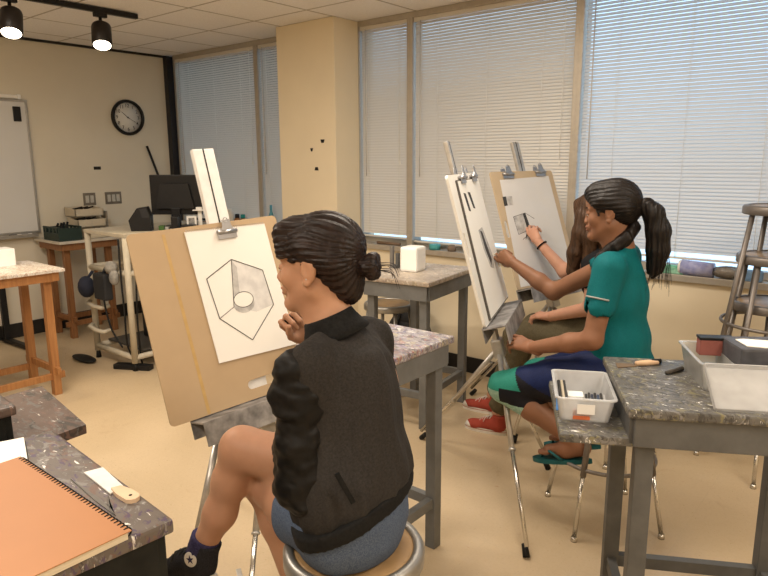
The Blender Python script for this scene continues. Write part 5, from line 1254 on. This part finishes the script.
# ================= the girl in teal (middle)
def girl_teal():
    t = thing('person', (-.925, 2.625, 0), 'girl in a teal shirt with a black ponytail, seated and drawing on the white board', 'person')
    HM = mframe((-.966, 2.625, 1.340), (-.975, -.22, -.10), (-.10, 0, 1)); neck = (-.915, 2.630, 1.195)
    hipL, hipR = (-.90, 2.535, .69), (-.90, 2.715, .69); knL, anL = (-1.325, 2.44, .566), (-.985, 2.475, .385); knR, anR = (-1.30, 2.71, .56), (-1.01, 2.635, .385)
    shL, shR = (-.905, 2.475, 1.125), (-.945, 2.785, 1.135); elL, wrL = (-.925, 2.405, .855), (-1.205, 2.455, .760)
    elR, wrR = (-1.275, 2.800, .940), (-1.495, 2.800, 1.058)
    s = Sdf()
    s.ell((-.885, 2.625, .70), (.105, .145, .10), None, .04); s.ell((-.885, 2.625, .83), (.08, .115, .12), None, .05); s.ell((-.905, 2.628, 1.0), (.082, .120, .13), None, .05)
    s.cap(shL, shR, .036, .036, .05); s.cap((-.915, 2.63, 1.10), neck, .06, .048, .04)
    s.chain([shL, elL, Vector(elL).lerp(Vector(wrL), .35), wrL], [.047, .038, .038, .026], .02); s.chain([shR, elR, Vector(elR).lerp(Vector(wrR), .35), wrR], [.047, .038, .038, .025], .02)
    for hp, kn, an in ((hipL, knL, anL), (hipR, knR, anR)):
        s.chain([hp, Vector(hp).lerp(Vector(kn), .5), kn], [.10, .082, .060], .03); s.chain([kn, Vector(kn).lerp(Vector(an), .4), an], [.056, .055, .035], .025)
        a = Vector(an); s.chain([a+Vector((.02, 0, -.02)), a+Vector((-.05, -.01, -.045)), a+Vector((-.125, -.015, -.062))], [.034, .032, .022], .025)
        for q in range(5): s.cap(a+Vector((-.12, -.045+.016*q, -.066)), a+Vector((-.158+.008*abs(q-1), -.048+.016*q, -.072)), .0115-.001*q, .009-.0008*q, .005)
    body = s.mesh(.006)
    h = Sdf(); head(h, HM, Vector(neck), .74, 1.0, 1.12); hd = h.mesh(.003)
    # drawing hand: thumb, index and middle pinch the pencil
    tip = Vector((-1.612, 2.815, 1.082))
    HR = mframe(wrR, (-.93, .05, .36), (-.15, -.95, .28)); hs = Sdf()
    hand(hs, HR, [(.55, .75, .4), (.75, .9, .5), (1.0, 1.1, .6), (1.15, 1.2, .6)], .03, (.95, .35), 1, .98); hr = hs.mesh(.0025)
    HL = mframe(wrL, (-.95, .10, .16), (-.05, -.55, .83)); hs = Sdf()
    hand(hs, HL, [(.35, .55, .35), (.40, .6, .4), (.45, .65, .4), (.5, .7, .4)], .09, (.7, .4), -1, 1.0); hl = hs.mesh(.003)
    put('body', join_meshes([body, hd, hr, hl]), SK2, t)
    face_parts(HM, t, M_IRIS, HA2, LIP2, 1.0, 1.12)
    b = MB(); b.tube([HR @ Vector((.058, .052, -.012)), HR @ Vector((.128, .010, -.040))], [.0045, .0035], 8); one('pencil', b, M_IVORY, 'pale pencil held by the girl in teal against the white board', 'pencil')
    # hair and ponytail
    s = Sdf(); k = .02
    s.ell((-.018, 0, .040), (.106, .083, .092), HM, k); s.ell((-.05, 0, -.005), (.062, .072, .06), HM, k); s.ell((.042, 0, .080), (.050, .060, .043), HM, k)
    for y in (-1, 1):
        s.lcap(HM, (.070, .030*y, .075), (.050, .068*y, .035), .024, .012, .02); s.lcap(HM, (.044, .067*y, .035), (.036, .071*y, -.015), .008, .003, .012); s.lcap(HM, (.02, .066*y, .045), (-.06, .058*y, .01), .025, .03, .02)
    s.lcap(HM, (-.08, 0, .0), (-.105, 0, .005), .045, .026, .02)
    s.post.append(grooves(HM, 36, .0013, 'x', 6, (0, 0, .012))); hair = put('hair', s.mesh(.0035), HA2, t)
    s = Sdf(); P = [HM @ Vector(p) for p in ((-.108, 0, .004), (-.135, 0, .010), (-.160, -.004, -.02), (-.175, -.008, -.09), (-.172, -.010, -.17), (-.160, -.010, -.235), (-.150, -.008, -.275))]
    s.chain(P, [.019, .029, .038, .043, .040, .028, .010], .02)
    for q in range(7): o = Vector((.014*math.cos(q*.9), .016*math.sin(q*.9), 0)); s.chain([P[2]+o, P[3]+o*1.5, P[4]+o*1.7, P[5]+o*1.6+Vector((0, 0, -.015-.008*(q % 3)))], [.020, .022, .018, .006], .008)
    s.post.append(grooves(Matrix.Translation(P[3]), 13, .0022, 'z', 4, (0, 0, 0))); put('ponytail', s.mesh(.004), HA2, hair)
    b = MB(HM @ Matrix.Translation((-.112, 0, .005)) @ Matrix.Rotation(PI/2, 4, 'Y')); b.ring(.022, .006, 0, 20); b.build('hair_tie', M_RIB, hair)
    s = Sdf(); Q = [HM @ Vector(p) for p in ((-.085, .0, -.070), (-.060, .048, -.110), (-.012, .068, -.145), (.035, .070, -.180), (.066, .058, -.222))]; [s.chain([q_+Vector((.011*math.cos(w), -.006*math.sin(2*w), .013*math.sin(w))) for q_ in Q], [.018, .018, .016, .012, .003], .006) for w in (0, 1.25, 2.5, 3.75, 5.0)]; s.post.append(folds((60, 60, 30), .006, 3)); put('side_lock', s.mesh(.0035), HA2, hair)
    rnd = random.Random(8); pl = []
    for q in range(34):
        y = rnd.uniform(-.03, .03); x = rnd.uniform(-.028, .028); z = -.20-.05*rnd.random(); pl.append([HM @ Vector((-.17+x, y, -.10)), HM @ Vector((-.178+x*1.3, y*1.4, z)), HM @ Vector((-.165+x*1.9+.01*rnd.uniform(-1, 1), y*1.6, z-.07-.03*rnd.random()))])
    strands('loose_strands', HA2, hair, pl, .0015)
    # shirt
    s = Sdf()
    s.ell((-.895, 2.625, .80), (.120, .160, .145), None, .05); s.ell((-.915, 2.628, .985), (.116, .156, .16), None, .05); s.ell((-.885, 2.625, .715), (.130, .172, .07), None, .04)
    s.cap((-.908, 2.50, 1.125), (-.942, 2.76, 1.132), .060, .060, .05); s.cap((-.91, 2.63, 1.10), (-.912, 2.63, 1.165), .078, .060, .035)
    for sh, el, q in ((shL, elL, .53), (shR, elR, .34)):
        a, e = Vector(sh), Vector(el); s.cap(a, a.lerp(e, q), .058, .0635, .03); d = (e-a).normalized(); s.cap(a.lerp(e, q-.02), a.lerp(e, .95), .0495, .047, .004, True)
    s.post.append(folds((11, 11, 4), .012, 14)); s.post.append(folds((22, 22, 9), .006, 4)); s.clip.append((np.array((-.88, 2.62, .655)), np.array((-.1, 0, 1.))))
    st = put('shirt', s.mesh(.005), M_TEAL, t)
    a, e = Vector(shL), Vector(elL); d = (e-a).normalized(); c = a.lerp(e, .42); x = Vector((0, -1, 0)); x = (x-d*x.dot(d)).normalized(); y = d.cross(x)
    b = MB(); b.tube([c+(x*math.cos(q)+y*math.sin(q))*.0655 for q in [(-.75+.1*i) for i in range(16)]], .0035, 6); b.build('reflective_stripe', mat('reflective_grey', (.30, .30, .29), .4), st)
    # patterned leggings
    s = Sdf(); s.ell((-.885, 2.625, .695), (.128, .172, .095), None, .04)
    for hp, kn, an in ((hipL, knL, anL), (hipR, knR, anR)):
        h_, k_, a_ = Vector(hp), Vector(kn), Vector(an); s.chain([h_, h_.lerp(k_, .5), k_], [.107, .088, .066], .03); s.cap(k_, k_.lerp(a_, .42), .064, .060, .025)
        n = (k_-a_).normalized(); p = k_.lerp(a_, .44); 
    s.post.append(folds((12, 12, 12), .006, 9)); s.clip.append((np.array((-1.215, 2.5, .40)), np.array((-.72, .1, .45)))) if False else None
    def fm(c):
        x, y, z = c[:, 0], c[:, 1], c[:, 2]; o = np.zeros(len(c), int)             # navy thigh, teal kneecap, mint band, black calf side
        xx = x+1.325; zz = z-.566
        o[(z < .61-.40*(x+1.16)) & (x > -1.29)] = 1
        o[(xx < .115-.55*zz) & (zz > -.005)] = 2
        o[(xx < .095) & (zz <= -.005)] = 3; o[(zz < -.045)] = 3
        o[(xx > .012) & (xx < .16) & (zz < .012) & (zz > -.050-.10*xx) & (zz > -.06)] = 1
        return o
    put('leggings', s.mesh(.005), [M_LEGN, M_LEGB, M_LEGT, M_LEGM], t, fm)
    for an in (anL, anR):
        a = Vector(an); M = mframe(a+Vector((.045, .0, -.062)), (-.96, -.10, -.20), (-.2, 0, .96)); b = MB(M)
        out = [(.115+.13*math.cos(q*PI/16), (.036+.010*math.cos(q*PI/16))*math.sin(q*PI/16)) for q in range(32)]; b.prism(out, -.018, 0); fl = b.build('flip_flop', M_FLIP, t)
        b = MB(M); b.tube([(.205, .0, -.004), (.19, .002, .030), (.15, .030, .036), (.10, .040, .004)], .006, 8); b.tube([(.19, .002, .030), (.15, -.030, .036), (.10, -.040, .004)], .006, 8); b.build('thong_strap', M_FLIP, fl)
    return t
girl_teal()

# ================= the long-haired girl beyond her
def girl_olive():
    t = thing('person', (-1.16, 3.30, 0), 'long-haired girl in a black top and olive trousers behind the girl in teal', 'person')
    HM = mframe((-1.285, 3.255, 1.258), (-.94, .28, -.20), (-.15, 0, 1)); neck = (-1.275, 3.26, 1.125)
    hipL, hipR = (-1.15, 3.20, .69), (-1.14, 3.39, .69); knL, anL = (-1.60, 3.09, .60), (-1.72, 3.11, .13); knR, anR = (-1.62, 3.33, .60), (-1.90, 3.36, .12)
    shL, shR = (-1.215, 3.12, 1.03), (-1.265, 3.40, 1.07); elL, wrL = (-1.19, 3.06, .825), (-1.42, 3.085, .745)
    elR, wrR = (-1.50, 3.43, .925), (-1.672, 3.425, 1.088)
    s = Sdf()
    s.ell((-1.14, 3.295, .70), (.12, .165, .105), None, .04); s.ell((-1.16, 3.29, .83), (.09, .125, .12), None, .05); s.ell((-1.215, 3.265, .96), (.10, .14, .14), None, .05)
    s.cap(shL, shR, .045, .045, .05); s.cap((-1.25, 3.26, 1.05), neck, .058, .047, .04)
    s.chain([shL, elL, wrL], [.046, .038, .026], .02); s.chain([shR, elR, wrR], [.046, .038, .025], .02)
    for hp, kn, an in ((hipL, knL, anL), (hipR, knR, anR)): s.chain([hp, Vector(hp).lerp(Vector(kn), .5), kn], [.098, .08, .06], .03); s.chain([kn, Vector(kn).lerp(Vector(an), .35), an], [.056, .054, .036], .02)
    body = s.mesh(.007)
    h = Sdf(); head(h, HM, Vector(neck), .9); hd = h.mesh(.0035)
    HR = mframe(wrR, (-.62, .10, .75), (-.05, -1, .1)); hs = Sdf(); hand(hs, HR, [(.5, .7, .4), (.7, .9, .5), (1.0, 1.1, .6), (1.1, 1.2, .6)], .03, (.95, .35), 1, .95); hr = hs.mesh(.0028)
    HL = mframe(wrL, (-.97, .05, -.05), (-.05, -.2, 1)); hs = Sdf(); hand(hs, HL, (.5, .7, .5), .06, (.6, .5), -1, .95); hl = hs.mesh(.0032)
    put('body', join_meshes([body, hd, hr, hl]), SK3, t); face_parts(HM, t, M_IRIS, HA3, LIP3)
    b = MB(); b.tube([HR @ Vector((.120, .012, -.040)), HR @ Vector((.03, .070, .02))], [.0035, .0042], 8); one('pencil', b, M_RUB, 'dark pencil held by the long-haired girl at the pale tan board', 'pencil')
    ax = (Vector(elR)-Vector(wrR)).normalized(); b = MB(frame(Vector(wrR)+ax*.035, ax.cross(Vector((0, 0, 1))).normalized(), ax.cross(ax.cross(Vector((0, 0, 1))).normalized()), ax)); b.ring(.031, .0045, 0, 22); b.build('wrist_band', M_RIB, t)
    s = Sdf(); s.ell((-.015, 0, .040), (.105, .083, .090), HM, .02); s.ell((-.045, 0, -.02), (.066, .076, .075), HM, .02)
    for y in (-1, 1):
        s.lcap(HM, (.06, .03*y, .08), (.035, .070*y, .0), .022, .018, .02)
        s.chain([HM @ Vector((.015, .070*y, .02)), HM @ Vector((.035, .085*y, -.07)), HM @ Vector((.070, .098*y, -.17)), HM @ Vector((.095, .10*y, -.26)), HM @ Vector((.10, .09*y, -.33))], [.026, .034, .036, .030, .012], .02)
        s.chain([HM @ Vector((-.03, .070*y, .0)), HM @ Vector((-.025, .078*y, -.10)), HM @ Vector((.0, .078*y, -.21)), HM @ Vector((.015, .066*y, -.30))], [.030, .032, .028, .010], .02)
    s.chain([HM @ Vector((-.075, 0, .0)), HM @ Vector((-.085, 0, -.10)), HM @ Vector((-.075, 0, -.20)), HM @ Vector((-.055, 0, -.29))], [.05, .055, .05, .015], .03)
    s.post.append(grooves(HM, 30, .0016, 'z', 7, (-.02, 0, 0))); put('hair', s.mesh(.004), HA3, t)
    s = Sdf(); s.ell((-1.155, 3.29, .80), (.12, .155, .14), None, .05); s.ell((-1.21, 3.265, .955), (.118, .158, .15), None, .05); s.cap(shL, shR, .050, .056, .05); s.cap((-1.25, 3.26, 1.05), (-1.26, 3.26, 1.10), .07, .055, .03)
    for sh, el in ((shL, elL), (shR, elR)): a, e = Vector(sh), Vector(el); s.cap(a, a.lerp(e, .42), .052, .056, .03); s.cap(a.lerp(e, .38), a.lerp(e, .9), .049, .045, .004, True)
    s.post.append(folds((14, 14, 7), .010, 12)); s.clip.append((np.array((-1.15, 3.3, .69)), np.array((0, 0, 1.)))); put('top', s.mesh(.006), M_BTOP, t)
    s = Sdf(); s.ell((-1.14, 3.295, .70), (.135, .178, .10), None, .04)
    for hp, kn, an in ((hipL, knL, anL), (hipR, knR, anR)):
        h_, k_, a_ = Vector(hp), Vector(kn), Vector(an); s.chain([h_, h_.lerp(k_, .5), k_, k_.lerp(a_, .5), k_.lerp(a_, .90)], [.112, .096, .076, .066, .056], .03)
    s.post.append(folds((16, 16, 16), .014, 19)); s.post.append(folds((34, 34, 34), .006, 20)); put('trousers', s.mesh(.006), M_OLIVE, t)
    for an, fw, kn, side in ((anL, (-.98, -.12, 0), knL, 1), (anR, (-.98, -.12, 0), knR, -1)):
        a = Vector(an); f = Vector(fw).normalized(); o = Vector((a.x, a.y, 0))-f*.05; M = mframe(o, f, (0, 0, 1))
        canvas_shoe(t, M, a+(Vector(kn)-a).normalized()*.3, M_CANR, M_SOLEW, M_SOLEW, M_SOLEW, side, None, high=.12)
    return t
girl_olive()
for o in bpy.data.objects:
    if '_o' in o: del o['_o']
